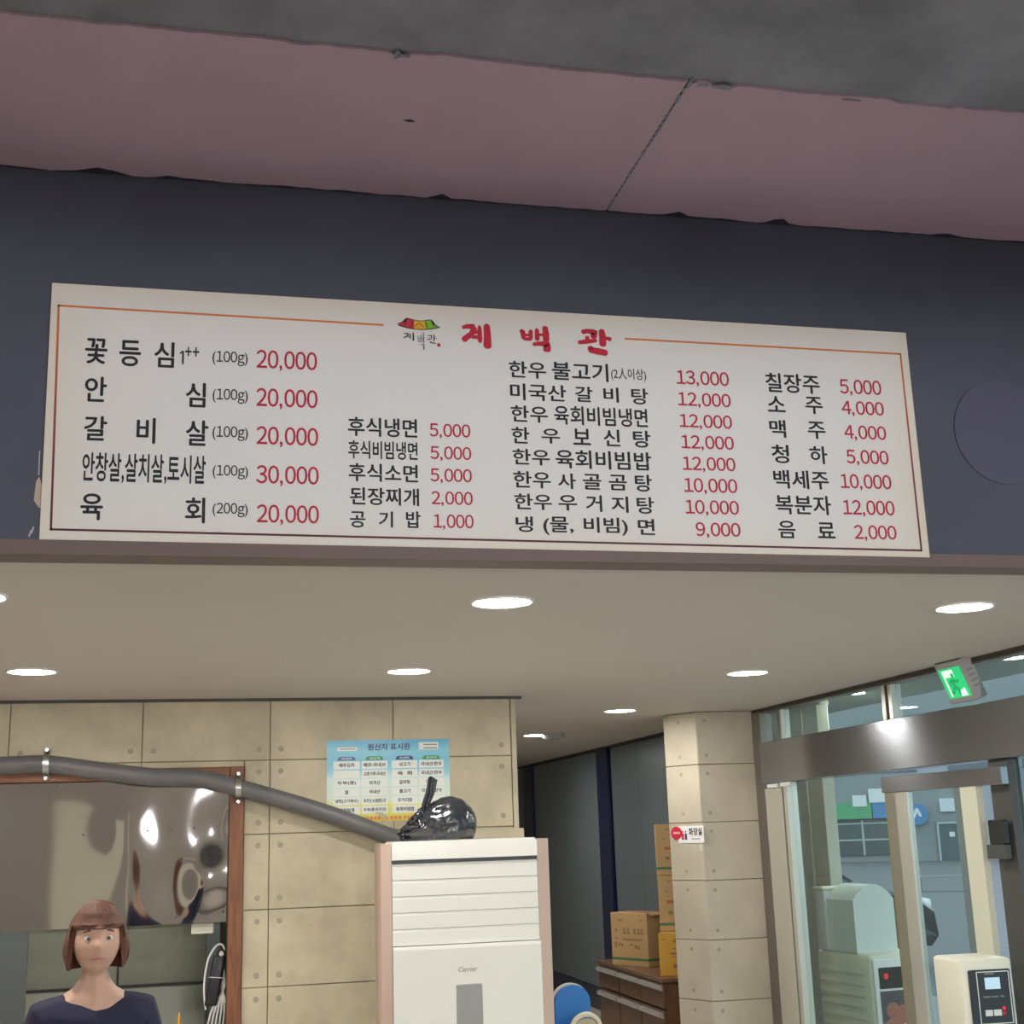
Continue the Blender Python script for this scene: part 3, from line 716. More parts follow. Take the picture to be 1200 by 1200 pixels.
MB().prism([(pxx(438), pzz(949)), (pxx(447), pzz(950)), (pxx(454), pzz(955)), (pxx(449), pzz(957)), (pxx(442), pzz(953.5))], .0006, 'Y', PYY - .0018).build('torn_patch', mat('torn_paper', (.55, .50, .34), .7), po, True)

# ================================================================== AIR CONDITIONER AND BAG
AX, AY = 1.296, 6.85
ac = thing('air_conditioner', 'tall white floor-standing air conditioner with rose gold side trims', 'air conditioner', (AX, AY + .2, 0))
box('body', (-.385, .385, -.17, .22, .02, 1.70), acw_m, ac, .01)
box('plinth', (-.40, .40, -.19, .22, 0, .08), mat('ac_plinth', (.30, .29, .27), .5), ac, .005)
for s in (-1, 1):
    MB().prism([(s * .375, -.205), (s * .428, -.198), (s * .441, -.185), (s * .441, -.05), (s * .425, -.03), (s * .375, -.03)], 1.70, 'Z', .02).build('side_trim', rose_m, ac)
tc_ = MB().prism([(-.374, 1.637), (.374, 1.637), (.374, 1.712), (.362, 1.727), (-.362, 1.727), (-.374, 1.712)], .30, 'Y', -.215).build('top_cap', acw_m, ac)
box('groove', (-.373, .373, -.196, -.172, 1.618, 1.636), black_m, ac)
for k in range(5):
    z1 = 1.617 - k * .0785; z0 = z1 - .0778
    MB().prism([(-.2085, z0 + .001), (-.2085, z1 - .012), (-.205, z1), (-.165, z1), (-.165, z0)], .746, 'X', -.373).build('louver', acw_m, ac)
MB().prism([(-.232, 1.205), (-.228, 1.222), (-.165, 1.224), (-.165, .10), (-.226, .10)], .748, 'X', -.374).build('front_panel', acw_m, ac)
disp = box('display_window', (-.065, .068, -.234, -.22, .56, 1.035), grey_m, ac, .004)
for k in range(3): box('key', (-.02, .02, -.2355, -.2335, .66 + k * .05, .675 + k * .05), mat('key_grey', (.42, .42, .41), .4), disp)
lettering('Carrier', (-.052, .046, 1.093, 1.116), lambda u, v: (u, -.2322 + (v - 1.1) * .004, v), ink_g, ac, .01, .35, world=False)

bg_ = thing('garbage_bag', 'tied black plastic bag lying on the air conditioner', 'bag', (1.2, 7.07, 1.728))
def bagf(u, v):
    th, ph = u * 2 * PI, v * PI
    x, y, z = math.sin(ph) * math.cos(th), math.sin(ph) * math.sin(th), math.cos(ph)
    # lopsided body: full at right, drawn in to a neck at the left
    w = .5 - .5 * x
    X = x * (.215 if x < 0 else .205); Y = y * (.16 - .07 * w); Z = max(0, (z + .42) / 1.42) * (.255 - .12 * w * w - .03 * w)
    p = Vector((x * 2.1, y * 2.1, z * 2.1))
    c = abs(noise.noise(p * 1.1)) * .02 * (.4 + w) + abs(noise.noise(p * 2.6 + Vector((3, 1, 2)))) * (.006 + .02 * w * w)
    crease = .012 * w * w * math.sin(9 * math.atan2(z, y) + 2 * x)
    n = Vector((x, y, z)); q = Vector((X, Y, Z)) - n * c + n * crease
    q.z = max(q.z, .0005 + .002 * abs(noise.noise(p * 5)))
    return q
MB().grid(bagf, 96, 56).build('sack', bag_m, bg_)
kn = MB()
for k in range(9):
    a = k * .7; kn.tube([(-.135 + .03 * math.cos(a), -.05 + .03 * math.sin(a), .04 + .012 * k), (-.12 + .028 * math.cos(a + 1.3), -.03 + .03 * math.sin(a + 1.3), .06 + .011 * k), (-.085 + .02 * math.cos(a + 2), .0 + .02 * math.sin(a + 2), .10 + .008 * k)], [.012, .018, .010], 8)
kn.build('knot', bag_m, bg_)
def tie(pts, w0, w1):
    t = MB()
    def fn(u, v):
        i = min(int(v * (len(pts) - 1)), len(pts) - 2); f = v * (len(pts) - 1) - i
        p = Vector(pts[i]).lerp(Vector(pts[i + 1]), f); w = w0 + (w1 - w0) * v
        return p + Vector((w * (u - .5), .012 * math.sin(u * PI * 3 + v * 4), .01 * math.sin(u * 5)))
    t.grid(fn, 8, 10); t.grid(lambda u, v: fn(u, v) + Vector((0, .004, 0)), 8, 10); return t
tie([(-.085, -.03, .13), (-.07, -.04, .19), (-.045, -.04, .25), (-.03, -.03, .318)], .030, .052).build('tie_handle', bag_m, bg_)
tie([(-.10, -.05, .13), (-.11, -.07, .10), (-.09, -.10, .06)], .04, .03).build('tie_handle', bag_m, bg_)

# ================================================================== KITCHEN BEHIND THE HATCH
fg = thing('refrigerator', 'grey-green two-door refrigerator inside the kitchen hatch', 'refrigerator', (-.48, 9.0, 0))
box('body', (-.52, .515, -.25, .45, .05, 1.85), fridge_m, fg, .01)
for z0, z1 in ((.08, .925), (.94, 1.84)):
    for s, (x0, x1) in enumerate(((-.52, -.003), (.003, .515))):
        d = box('door', (x0, x1, -.31, -.252, z0, z1), fridge_m, fg, .008)
        box('handle', (-.05 if s == 0 else .02, -.02 if s == 0 else .05, -.335, -.309, z0 + .3, z0 + .55), bright_m, d, .004)
box('gasket', (-.515, .51, -.30, -.252, .9255, .9395), black_m, fg)
for x in (-.45, .44):
    for y in (-.2, .4): MB().cyl((x, y, 0), (x, y, .05), .02, n=10).build('foot', black_m, fg)
bx_ = thing('junction_box', 'small cream box under the steel sheet beside the hatch post', 'junction box', (.01, 8.14, 1.25))
box('case', (-.065, .06, -.03, .03, 0, .055), cream_m, bx_, .006)
box('lid_seam', (-.0655, .0605, -.0305, .0305, .04, .043), grout_m, bx_)
kp = thing('kitchen_shelf_rack', 'dark grey upright rack beside the refrigerator', 'rack', (.14, 9.2, 0))
for x in (0, .12): box('upright', (x - .02, x + .02, -.02, .02, 0, 2.0), mat('rack_grey', (.30, .31, .33), .45, .2), kp, .003)
for z in (.5, 1.0, 1.5): box('shelf', (-.02, .14, .021, .35, z, z + .02), mat('rack_grey', (.30, .31, .33), .45, .2), kp, .002)

ad_ = thing('power_adapter', 'black power adapter hanging from white cords beside the hatch post', 'power adapter', (.085, 8.12, .86))
ad2 = MB().box(-.036, .036, -.02, .02, .0, .27, bev=.012)
for v in ad2.v: v.x += .028 * (v.z - .14) / .1 * .6
ad2.build('brick', black_m, ad_)
MB().tube(smooth_path([(-.05, 0, -.02), (-.062, -.005, .10), (-.045, -.005, .24), (.0, -.006, .32), (.035, -.004, .325), (.05, 0, .29)]), .006, 8).build('cord', white_m, ad_)
MB().tube(smooth_path([(-.035, .005, .02), (-.045, .004, -.06), (-.02, .004, -.12)]), .005, 8).build('cord', black_m, ad_)
MB().tube([(.03 + .018 * math.cos(a), -.012, .278 + .022 * math.sin(a)) for a in [k * PI / 8 for k in range(16)]], .006, 8, closed=True).build('cord_loop', black_m, ad_)
MB().cyl((.03, -.02, .278), (.03, .02, .278), .013, n=12).build('hook', white_m, ad_)
MB().tube([(-.036, -.019, .155), (.042, -.019, .148), (.042, .019, .148), (-.036, .019, .155)], .003, 6, closed=True).build('cable_tie', white_m, ad_)
for k in range(6):
    dx = -.035 + k * .017
    MB().tube(smooth_path([(.035 + .002 * k, .01, .24 - .02 * k), (.045 - dx * .2, .012, .10), (.02 + dx, -.004 * k, -.02), (.0 + dx * 1.3, -.003 * k, -.14)]), .006, 8).build('cord', white_m, ad_)
sq = thing('squeeze_bottle', 'orange nozzle of a sauce bottle on the hatch sill', 'bottle', (-.11, 8.12, .719))
MB().lathe([(0, 0), (.028, 0), (.03, .01), (.03, .03), (.024, .042), (.012, .046)]).build('bottle_body', mat('sauce_orange', (.75, .30, .02), .4), sq)
MB().lathe([(.011, .045), (.008, .08), (.004, .115), (0, .116)], n=12).build('nozzle', mat('nozzle_orange', (.85, .42, .03), .4), sq)
kl = thing('added_kitchen_lamp', 'added unseen tube light on the kitchen ceiling', 'ceiling light', (-.9, 9.2, CZ))  # unseen lamp added to brighten the kitchen interior
box('housing', (-.6, .6, -.08, .08, -.05, 0), white_m, kl, .005)
MB().cyl((-.58, 0, -.07), (.58, 0, -.07), .016, n=12).build('tube', mat('tube_glow', (1, 1, 1), .4, emit=(.95, 1, .92), estr=KITCHEN), kl)

# ================================================================== CORRIDOR: CABINET, CARTONS, CHILD CHAIR, SIGN
cb = thing('drawer_cabinet', 'brown wooden cabinet with silver rail handles behind the pillar', 'cabinet', (3.66, 11.1, 0))
CW = 1.75   # length along the wall
box('carcass', (-.18, .255, -.86, .89, .05, .60), cabinet_m, cb, .003)
box('top', (-.215, .258, -.875, .905, .602, .632), wood_mat('walnut_top', (.25, .14, .08), (.17, .09, .05), 'Y', .35), cb, .004)
box('plinth', (-.15, .25, -.84, .87, 0, .049), blacktrim_m, cb)
rail_m = mat('rail_handle', (.72, .71, .69), .3, .6)
for z0, z1 in ((.415, .595), (.07, .395)):
    for y0, y1 in ((-.86, -.30), (-.29, .28), (.30, .89)):
        d = box('drawer', (-.205, -.182, y0 + .004, y1 - .004, z0, z1), cabinet_m, cb, .003)
        MB().prism([(-.206, z1 - .055), (-.23, z1 - .05), (-.236, z1 - .03), (-.228, z1 - .018), (-.206, z1 - .016)], y1 - y0 - .03, 'Y', y0 + .015).build('handle', rail_m, d)

def carton(name, label, loc, rz, w, d, h, m_, stripe, open_flap=False, top_print=None, marks=()):
    c = thing(name, label, 'box', loc, rz)
    b_ = MB().box(-w / 2, w / 2, -d / 2, d / 2, 0, h, bev=.003)
    b_.build('carton_body', m_, c)
    if stripe:
        box('green_band', (-w / 2 - .0008, w / 2 + .0008, -d / 2 - .0008, d / 2 + .0008, .045, .065), mat('green_print', (.09, .24, .12), .7), c)
    if open_flap:
        MB().add([(w / 2 - .0, -d / 2 + .01, h + .001), (w / 2 + .03, -d / 2 + .02, h - .02), (w / 2 + .03, d / 2 - .02, h - .02), (w / 2, d / 2 - .01, h + .001)], [(0, 1, 2, 3)]).add(
            [(w / 2 - .0, -d / 2 + .01, h + .004), (w / 2 + .03, -d / 2 + .02, h - .016), (w / 2 + .03, d / 2 - .02, h - .016), (w / 2, d / 2 - .01, h + .004)], [(3, 2, 1, 0)]).build('flap', m_, c)
        box('flap_gap_shade', (w / 2 - .06, w / 2 - .002, -d / 2 + .02, d / 2 - .02, h + .0004, h + .0012), darkgap_m, c)  # dark strip laid on the top as shade under the half-open lid
    if top_print:
        for k in range(2): box('top_print', (-w * .25, w * .25, -.06 + k * .07, -.02 + k * .07, h + .0004, h + .001), top_print, c)
    for x0, x1, z0, z1, mm in marks:
        box('print_mark', (x0 * w - w / 2, x1 * w - w / 2, -d / 2 - .0009, -d / 2, z0 * h, z1 * h), mm, c)
    return c
pr_b = mat('brown_print', (.34, .22, .11), .8); pr_r = mat('red_print', (.52, .16, .10), .8)
mk = [(.20, .34, .84, .87, pr_b), (.80, .88, .85, .87, pr_b)]
for k, x in enumerate((.34, .45, .62, .73, .82)): mk += [(x, x + .075, .60, .64, pr_b), (x, x + .06, .66, .70, pr_b), (x + .02, x + .035, .60, .72, pr_b)]
for k in range(9): mk.append((.32 + k * .062, .365 + k * .062, .475, .515, pr_b))
mk += [(.12, .16, .62, .70, pr_b), (.12, .20, .50, .52, pr_b), (.10, .15, .34, .44, pr_b), (.20, .24, .36, .43, pr_b), (.26, .32, .36, .42, pr_b), (.52, .60, .38, .41, pr_b), (.64, .70, .33, .40, pr_b), (.72, .78, .32, .38, pr_b)]
carton('cardboard_box', 'brown carton with half-open lid on the cabinet', (3.645, 11.355, .632), -1.107, .44, .24, .43, card_m, True, True, mat('red_top_print', (.50, .17, .10), .8), mk)
carton('cardboard_box', 'yellow carton beside the brown carton on the cabinet', (3.665, 10.47, .632), -.45, .25, .26, .32, yellow_m, False, False, None,
       [(.10, .22, .85, .87, pr_b), (.46, .54, .78, .84, pr_b), (.40, .60, .62, .65, pr_b), (.36, .66, .50, .55, pr_b), (.40, .62, .44, .46, pr_b), (.42, .60, .18, .28, pr_b)])
side_marks = [(.3, .42, .88, .9, pr_b), (.25, .5, .50, .55, pr_r), (.28, .4, .30, .36, pr_b), (.2, .3, .7, .72, pr_b)]
carton('cardboard_box', 'lower brown carton of the stack on the yellow carton', (3.735, 10.64, .953), -.35, .26, .26, .43, card_m, True, False, None, side_marks)
carton('cardboard_box', 'upper brown carton of the stack beside the restroom sign', (3.73, 10.64, 1.384), -.30, .26, .26, .40, card_m, True, False, None, side_marks)
carton('cardboard_box', 'hidden brown carton carrying the stack behind the yellow carton', (3.79, 10.80, .632), -.1, .22, .22, .32, card_m, True)

ch = thing('child_chair', 'blue and cream plastic child seat beside the air conditioner', 'chair', (2.47, 9.12, 0), .25)
blue_m = mat('blue_plastic', (.045, .20, .56), .35); crm = mat('ivory_plastic', (.68, .62, .48), .4)
def arch(w, h, z0, n=16):
    return [(-w, z0)] + [(-w * math.cos(PI * k / n) if k else -w, z0 + h + w * .9 * math.sin(PI * k / n)) for k in range(n + 1)] + [(w, z0)]
MB().prism(arch(.135, .25, .37), .035, 'Y', .06).build('backrest', blue_m, ch)
MB().prism(arch(.147, .255, .365), .02, 'Y', .096).build('backrest_rim', crm, ch)
MB().tube([(p[0], -.10, p[1]) for p in arch(.11, .10, .37)], .018, 10).build('front_hoop', crm, ch)
MB().prism(arch(.095, .09, .37), .012, 'Y', -.106).build('front_shield', mat('tan_plastic', (.50, .42, .28), .45), ch)
box('seat', (-.14, .14, -.12, .115, .34, .37), blue_m, ch, .01)
for s in (-1, 1):
    box('armrest', (s * .14 - .012, s * .14 + .012, -.11, .09, .371, .47), blue_m, ch, .005)
    for y in (-.13, .12): MB().cyl((s * .16, y, 0), (s * .12, y * .8, .34), .018, .014, 10).build('leg', crm, ch)

# restroom sign on the pillar chamfer
ca = math.atan2(9.22 - 9.51, 3.47 - 3.325); cdir = Vector((math.cos(ca), math.sin(ca), 0)); cn = Vector((cdir.y, -cdir.x, 0))
if cn.y > 0: cn = -cn
rs0 = Vector((3.325, 9.51, 0)) + cdir * .03
def rmap(off): return lambda u, v: tuple(rs0 + cdir * u + cn * off + Vector((0, 0, v)))
rs = thing('restroom_sign', 'white restroom sign with red disc on the pillar', 'sign', tuple(rs0 + cdir * .12 + Vector((0, 0, 1.64))))
def rquad(nm, u0, u1, v0, v1, off, m_, th=.003):
    M0, M1 = rmap(off), rmap(off - th)
    vs = [M0(u0, v0), M0(u1, v0), M0(u1, v1), M0(u0, v1), M1(u0, v0), M1(u1, v0), M1(u1, v1), M1(u0, v1)]
    return MB().add(vs, [(0, 1, 2, 3), (7, 6, 5, 4), (0, 4, 5, 1), (1, 5, 6, 2), (2, 6, 7, 3), (3, 7, 4, 0)]).build(nm, m_, rs, True)
rquad('plate', .06, .31, 1.642, 1.762, .004, mat('sign_white', (.80, .78, .78), .4))
q = MB(); k_ = [(.045 + .055 * math.cos(a), 1.715 + .045 * math.sin(a)) for a in [i * PI / 12 for i in range(24)]]
M0, M1 = rmap(.0065), rmap(.0045)
q.add([M0(*p) for p in k_] + [M1(*p) for p in k_], [tuple(range(24))] + [(i, (i + 1) % 24, (i + 1) % 24 + 24, i + 24) for i in range(24)]).build('red_disc', ink_title, rs, True)
rquad('disc_mark', .015, .08, 1.708, 1.722, .0072, mat('disc_pink', (.75, .35, .35), .5), .0005)
for u, m_ in ((.105, ink_title), (.135, mat('figure_blue', (.04, .04, .16), .5))):
    rquad('pictogram', u - .011, u + .011, 1.665, 1.71, .0048, m_, .0006); rquad('pictogram', u - .006, u + .006, 1.715, 1.728, .0048, m_, .0006)
lettering('화장실', (.165, .295, 1.695, 1.748), rmap(.0048), ink_k, rs, .03)
rquad('fine_print', .19, .27, 1.668, 1.674, .0048, ink_g, .0004)
rquad('torn_tape', .265, .285, 1.585, 1.640, .0025, mat('tape_white', (.66, .62, .54), .6), .001)

# ================================================================== EXIT SIGN
ex_ = thing('exit_sign', 'green running-man emergency exit sign under the ceiling edge', 'exit sign', (3.84, 6.39, CZ - .02))
ex_.rotation_euler = (0, math.radians(-21), 0)
box('housing', (.0, .075, -.125, .125, -.215, .012), mat('exit_housing', (.42, .40, .40), .5), ex_, .004)
eg = mat('exit_green', (.02, .45, .15), .4, emit=(.015, .50, .17), estr=.75)
ew = mat('exit_white', (.8, .9, .85), .4, emit=(.75, 1, .88), estr=.55)
box('face', (-.004, -.0002, -.105, .105, -.185, -.02), eg, ex_)
F = lambda u, v: (-.0048, -u, v)          # u runs towards the viewer's right (-Y)
def pic(nm, poly): MB().add([F(*p) for p in poly], [tuple(range(len(poly)))]).build(nm, ew, ex_)
pic('door_opening', [(-.06, -.03), (.03, -.03), (.03, -.07), (-.06, -.07)]) 
pic('door_opening', [(-.075, -.03), (-.06, -.03), (-.06, -.175), (-.075, -.175)])
man = MB()
for pts in ([(.0, -.085, .014), (-.012, -.125, .014)], [(-.012, -.12, .011), (.02, -.14, .010), (.012, -.172, .008)], [(-.015, -.12, .011), (-.03, -.15, .009), (-.058, -.158, .008)],
            [(.0, -.085, .008), (.035, -.10, .007), (.055, -.088, .006)], [(-.002, -.085, .008), (-.032, -.095, .007), (-.04, -.12, .006)]):
    man.ribbon(pts, lambda u, v: (-.0052, -u, v), n=3)
man.add([(-.0052, -(.012 + .014 * math.cos(a)), -.062 + .014 * math.sin(a)) for a in [k * PI / 6 for k in range(12)]], [tuple(range(12))])
man.build('running_figure', mat('exit_deep_green', (.01, .30, .10), .4, emit=(.01, .33, .11), estr=.6), ex_)
pic('floor_wedge', [(.03, -.15), (.075, -.135), (.085, -.18), (.02, -.18)])
for k in range(4): box('vent_slot', (.02, .06, -.1265, -.1245, -.06 - k * .03, -.05 - k * .03), grey_m, ex_)
box('mounting_plate', (.01, .09, -.12, .12, .012, .025), blacktrim_m, ex_)

# ================================================================== VENDING MACHINES
vm = thing('vending_machine', 'cream coffee vending machine behind the glass door', 'vending machine', (4.72, 9.28, -.02), .12)
VH = .87
box('cabinet', (-.24, .24, -.34, .34, .03, VH), cream_m, vm, .03)
for k in range(9): MB().prism([(-.243, .12 + k * .075), (-.252, .14 + k * .075), (-.243, .17 + k * .075)], .56, 'Y', -.26).build('louver', cream_m, vm)
fp = box('front_frame', (-.225, .225, -.355, -.336, .06, VH - .03), white_m, vm, .008)
box('display', (-.19, .05, -.360, -.354, .645, .785), black_m, fp, .003)
box('lamp', (-.15, -.12, -.363, -.359, .71, .745), mat('red_lamp', (.5, .02, .04), .4, emit=(.8, .02, .05), estr=.6), fp)
ph = box('picture_panel', (-.19, .19, -.359, -.3545, .14, .63), mat('picture_dark', (.10, .085, .10), .3), fp)
bean = mat('coffee_brown', (.42, .16, .11), .5); cup = mat('cup_lilac', (.62, .58, .72), .4)
for x, z, r in ((-.10, .50, .055), (-.06, .44, .06), (-.12, .40, .05), (-.02, .49, .045), (.03, .42, .05), (-.07, .34, .045)):
    MB().lathe([(r, 0), (r * .8, .002), (r * .5, .003), (0, .0035)], n=18).build('picture_bean', bean, ph)
    o = ph.children[-1]; o.location = (x, -.3596, z); o.rotation_euler = (PI / 2, 0, 0)
for x, z, r in ((.0, .36, .055), (-.06, .26, .06), (.07, .28, .05)):
    MB().lathe([(r, 0), (r, .003), (r * .75, .005), (r * .7, .002), (0, .002)], n=20).build('picture_cup', cup, ph)
    o = ph.children[-1]; o.location = (x, -.3605, z); o.rotation_euler = (PI / 2, 0, 0)
for x in (-.2, .2):
    for y in (-.28, .28): MB().cyl((x, y, 0), (x, y, .03), .02, n=8).build('foot', black_m, vm)
cn_ = thing('water_container', 'pale arched container standing on the cream vending machine', 'container', (4.66, 9.26, VH - .02), .12)
ar = [(-.17, 0), (-.17, .36)] + [(-.17 + .34 * (k / 12), .36 + .105 * math.sin(PI * (k / 12)) ** .8) for k in range(1, 12)] + [(.17, .36), (.17, 0)]
MB().prism(ar, .34, 'Y', -.17).build('shell', mat('frosted_white', (.68, .74, .70), .35), cn_)
box('back_block', (-.19, .10, .171, .30, 0, .42), mat('frosted_grey', (.60, .64, .68), .35), cn_, .01)
box('lid', (-.20, .06, .165, .31, .421, .445), cream_m, cn_, .008)
MB().cyl((.17, -.05, .06), (.2, -.05, .06), .02, n=12).build('tap', white_m, cn_)

sd = thing('machine_stand', 'grey stand under the small coffee dispenser by the door', 'stand', (3.645, 6.15, 0))
box('stand_top', (-.16, .16, -.17, .17, .56, .59), mat('stand_grey', (.35, .34, .32), .5), sd, .004)
for x in (-.13, .13):
    for y in (-.14, .14): box('leg', (x - .015, x + .015, y - .015, y + .015, 0, .559), mat('stand_grey', (.35, .34, .32), .5), sd)
mv = thing('coffee_dispenser', 'small cream coffee dispenser with dark control panel by the door', 'coffee machine', (3.655, 6.14, .59), -.06)
box('case', (-.135, .135, -.13, .15, 0, .51), cream_m, mv, .02)
box('front_panel', (-.10, .115, -.142, -.131, .19, .46), mat('panel_charcoal', (.035, .04, .05), .35), mv, .006)
ol = MB()
for d in ((-.062, .105, .448, .452), (-.062, .105, .216, .220), (-.062, -.058, .216, .452), (.101, .105, .216, .452)): ol.box(d[0], d[1], -.1435, -.1422, d[2], d[3])
ol.build('panel_outline', white_m, mv)
box('screen', (-.022, .055, -.1445, -.1425, .372, .424), mat('screen_blue', (.35, .5, .6), .3, emit=(.45, .62, .72), estr=.45), mv)
for x0, x1 in ((-.035, .003), (.008, .048)): box('button', (x0, x1, -.146, -.1425, .252, .280), mat('button_white', (.70, .72, .70), .4), mv, .002)
MB().cyl((.062, -.146, .285), (.062, -.1425, .285), .008, n=10).build('red_button', mat('red_lamp', (.5, .02, .04), .4), mv)
box('red_mark', (.054, .070, -.1435, -.1425, .255, .270), ink_title, mv)
for u0, u1, z in ((-.02, .03, .438), (-.035, .0, .335), (.006, .04, .335), (.05, .07, .335)): box('fine_print', (u0, u1, -.1435, -.1425, z, z + .006), ink_g, mv)
box('outlet', (-.05, .06, -.136, -.129, .02, .15), mat('panel_charcoal', (.035, .04, .05), .35), mv, .004)
box('drip_tray', (-.07, .08, -.19, -.131, 0, .018), grey_m, mv, .003)

# ================================================================== PERSON
def skin_obj(name, chains, m_, sub=1, voxel=.007, extra=None):
    """chains: lists of ((x,y,z),radius) joined where points coincide; grown with Skin, fused with Remesh"""
    idx, vs, rs, es = {}, [], [], []
    for c in chains:
        prev = None
        for p, r in c:
            k = tuple(round(q, 4) for q in p)
            if k not in idx: idx[k] = len(vs); vs.append(p); rs.append(r)
            if prev is not None and prev != idx[k]: es.append((prev, idx[k]))
            prev = idx[k]
    me = bpy.data.meshes.new(name); me.from_pydata(vs, es, [])
    o = bpy.data.objects.new(name, me); COL.objects.link(o)
    md = o.modifiers.new('skin', 'SKIN'); md.use_smooth_shade = True
    for i, r in enumerate(rs):
        d = me.skin_vertices[0].data[i]; d.radius = r if isinstance(r, tuple) else (r, r)
    me.skin_vertices[0].data[0].use_root = True
    s_ = o.modifiers.new('sub', 'SUBSURF'); s_.levels = sub; s_.render_levels = sub
    dg = bpy.context.evaluated_depsgraph_get(); dg.update()
    m2 = bpy.data.meshes.new_from_object(o.evaluated_get(dg)); bpy.data.objects.remove(o)
    if extra:
        bm = bmesh.new(); bm.from_mesh(m2)
        for e_ in extra: bm.from_mesh(e_)
        bm.to_mesh(m2); bm.free()
    o = bpy.data.objects.new(name, m2); COL.objects.link(o)
    rm = o.modifiers.new('remesh', 'REMESH'); rm.mode = 'VOXEL'; rm.voxel_size = voxel; rm.use_smooth_shade = True
    sm = o.modifiers.new('smooth', 'SMOOTH'); sm.iterations = 3; sm.factor = .5
    dg = bpy.context.evaluated_depsgraph_get(); dg.update()
    m3 = bpy.data.meshes.new_from_object(o.evaluated_get(dg)); bpy.data.objects.remove(o)
    m3.materials.clear(); m3.materials.append(m_)
    for p in m3.polygons: p.use_smooth = True
    o = bpy.data.objects.new(name, m3); COL.objects.link(o)
    return o
HZ = 1.455   # head centre height; the face looks towards -Y
def head_pt(u, v):
    th, ph = u * 2 * PI, v * PI
    x, y, z = math.sin(ph) * math.cos(th), math.sin(ph) * math.sin(th), math.cos(ph)
    X, Y, Z = x * .073, y * .092, z * .108
    if z < 0: X *= 1 - .28 * z * z; Y *= 1 - .12 * z * z
    if y < 0:
        f = -y
        Y -= .020 * math.exp(-((X / .011) ** 2 + ((Z + .012) / .020) ** 2)) * f             # nose
        Y += .010 * (math.exp(-(((X - .031) / .016) ** 2 + ((Z - .012) / .012) ** 2)) + math.exp(-(((X + .031) / .016) ** 2 + ((Z - .012) / .012) ** 2)))
        Y -= .005 * math.exp(-((X / .024) ** 2 + ((Z + .050) / .009) ** 2))                  # lips
        Y -= .006 * math.exp(-((X / .02) ** 2 + ((Z + .088) / .014) ** 2))                   # chin
    ear = math.exp(-(((Y - .004) / .012) ** 2 + ((Z - .0) / .026) ** 2))
    X += math.copysign(.012 * ear, X) if abs(x) > .8 else 0
    return Vector((X, Y - .012, HZ + Z))
hm = MB(); hm.grid(head_pt, 64, 48); head_me = hm.mesh('head', ink_k)
skin_m = mat('skin', (.56, .34, .25), .5)
navy_c = mat('navy_cloth', (.018, .017, .05), .8, var=.2, vscale=12)
pe = thing('person', 'person with auburn hair in a navy top before the kitchen hatch', 'person', (-.33, 4.7, 0), .15)
def hand(s):
    b_ = Vector((s * .245, -.03, .70)); C = []
    palm = [((s * .235, .0, .775), .020), (tuple(b_), (.034, .016)), ((s * .247, -.04, .655), (.030, .014))]; C.append(palm)
    for k, (dy, ln) in enumerate(((-.030, .060), (-.010, .070), (.010, .065), (.028, .050))):
        p0 = (s * .247, -.04, .655); p1 = Vector((s * .247, -.042 + dy, .64))
        C.append([(p0, (.030, .014)), (tuple(p1), .0085), (tuple(p1 + Vector((-s * .004, -.004, -ln * .5))), .008), (tuple(p1 + Vector((-s * .016, -.008, -ln))), .007)])
    C.append([(tuple(b_), (.034, .016)), ((s * .238, -.068, .685), .010), ((s * .232, -.082, .655), .0085)])
    return C
pel = (0, .01, .84)
chains = [[(pel, (.13, .09)), ((0, .015, 1.0), (.11, .08)), ((0, .01, 1.14), (.125, .085)), ((0, .01, 1.25), (.10, .07)), ((0, .005, 1.33), .047), ((0, -.003, 1.40), .046)]]
for s in (-1, 1):
    chains.append([((0, .01, 1.25), (.10, .07)), ((s * .155, .01, 1.235), .046), ((s * .215, .03, 1.0), .036), ((s * .235, .0, .775), .020)])
    chains += hand(s)
    chains.append([(pel, (.13, .09)), ((s * .085, .01, .76), .078), ((s * .095, .0, .44), .052), ((s * .095, .02, .09), .036), ((s * .10, -.04, .035), (.032, .03)), ((s * .105, -.12, .025), (.030, .02))])
bd = skin_obj('body', chains, skin_m, extra=[head_me]); bd.parent = pe
sh = [[((0, .012, .80), (.145, .10)), ((0, .015, 1.0), (.128, .097)), ((0, .01, 1.14), (.142, .102)), ((0, .01, 1.25), (.118, .085)), ((0, .007, 1.312), (.068, .062))]]
tr_ = [[((0, .01, .86), (.135, .097)), ((0, .01, .80), (.14, .098))]]
for s in (-1, 1):
    sh.append([((0, .01, 1.25), (.118, .085)), ((s * .155, .01, 1.235), .06), ((s * .215, .03, 1.0), .05), ((s * .234, .004, .82), .036)])
    tr_.append([((0, .01, .80), (.14, .098)), ((s * .085, .01, .74), .09), ((s * .095, .0, .44), .066), ((s * .095, .02, .10), .055)])
skin_obj('jacket', sh, navy_c, voxel=.008).parent = pe
skin_obj('trousers', tr_, mat('charcoal_cloth', (.03, .03, .035), .8), voxel=.009).parent = pe
for s in (-1, 1): MB().grid(lambda u, v: Vector((s * .10 + .048 * math.sin(v * PI) * math.cos(u * 2 * PI), -.05 + .115 * math.sin(v * PI) * math.sin(u * 2 * PI), max(.001, .035 + .042 * math.cos(v * PI)))), 20, 12).build('shoe', black_m, pe)
hair_m = mat('auburn_hair', (.15, .058, .034), .65, var=.4, vscale=40, stretch=(1, 1, .2))
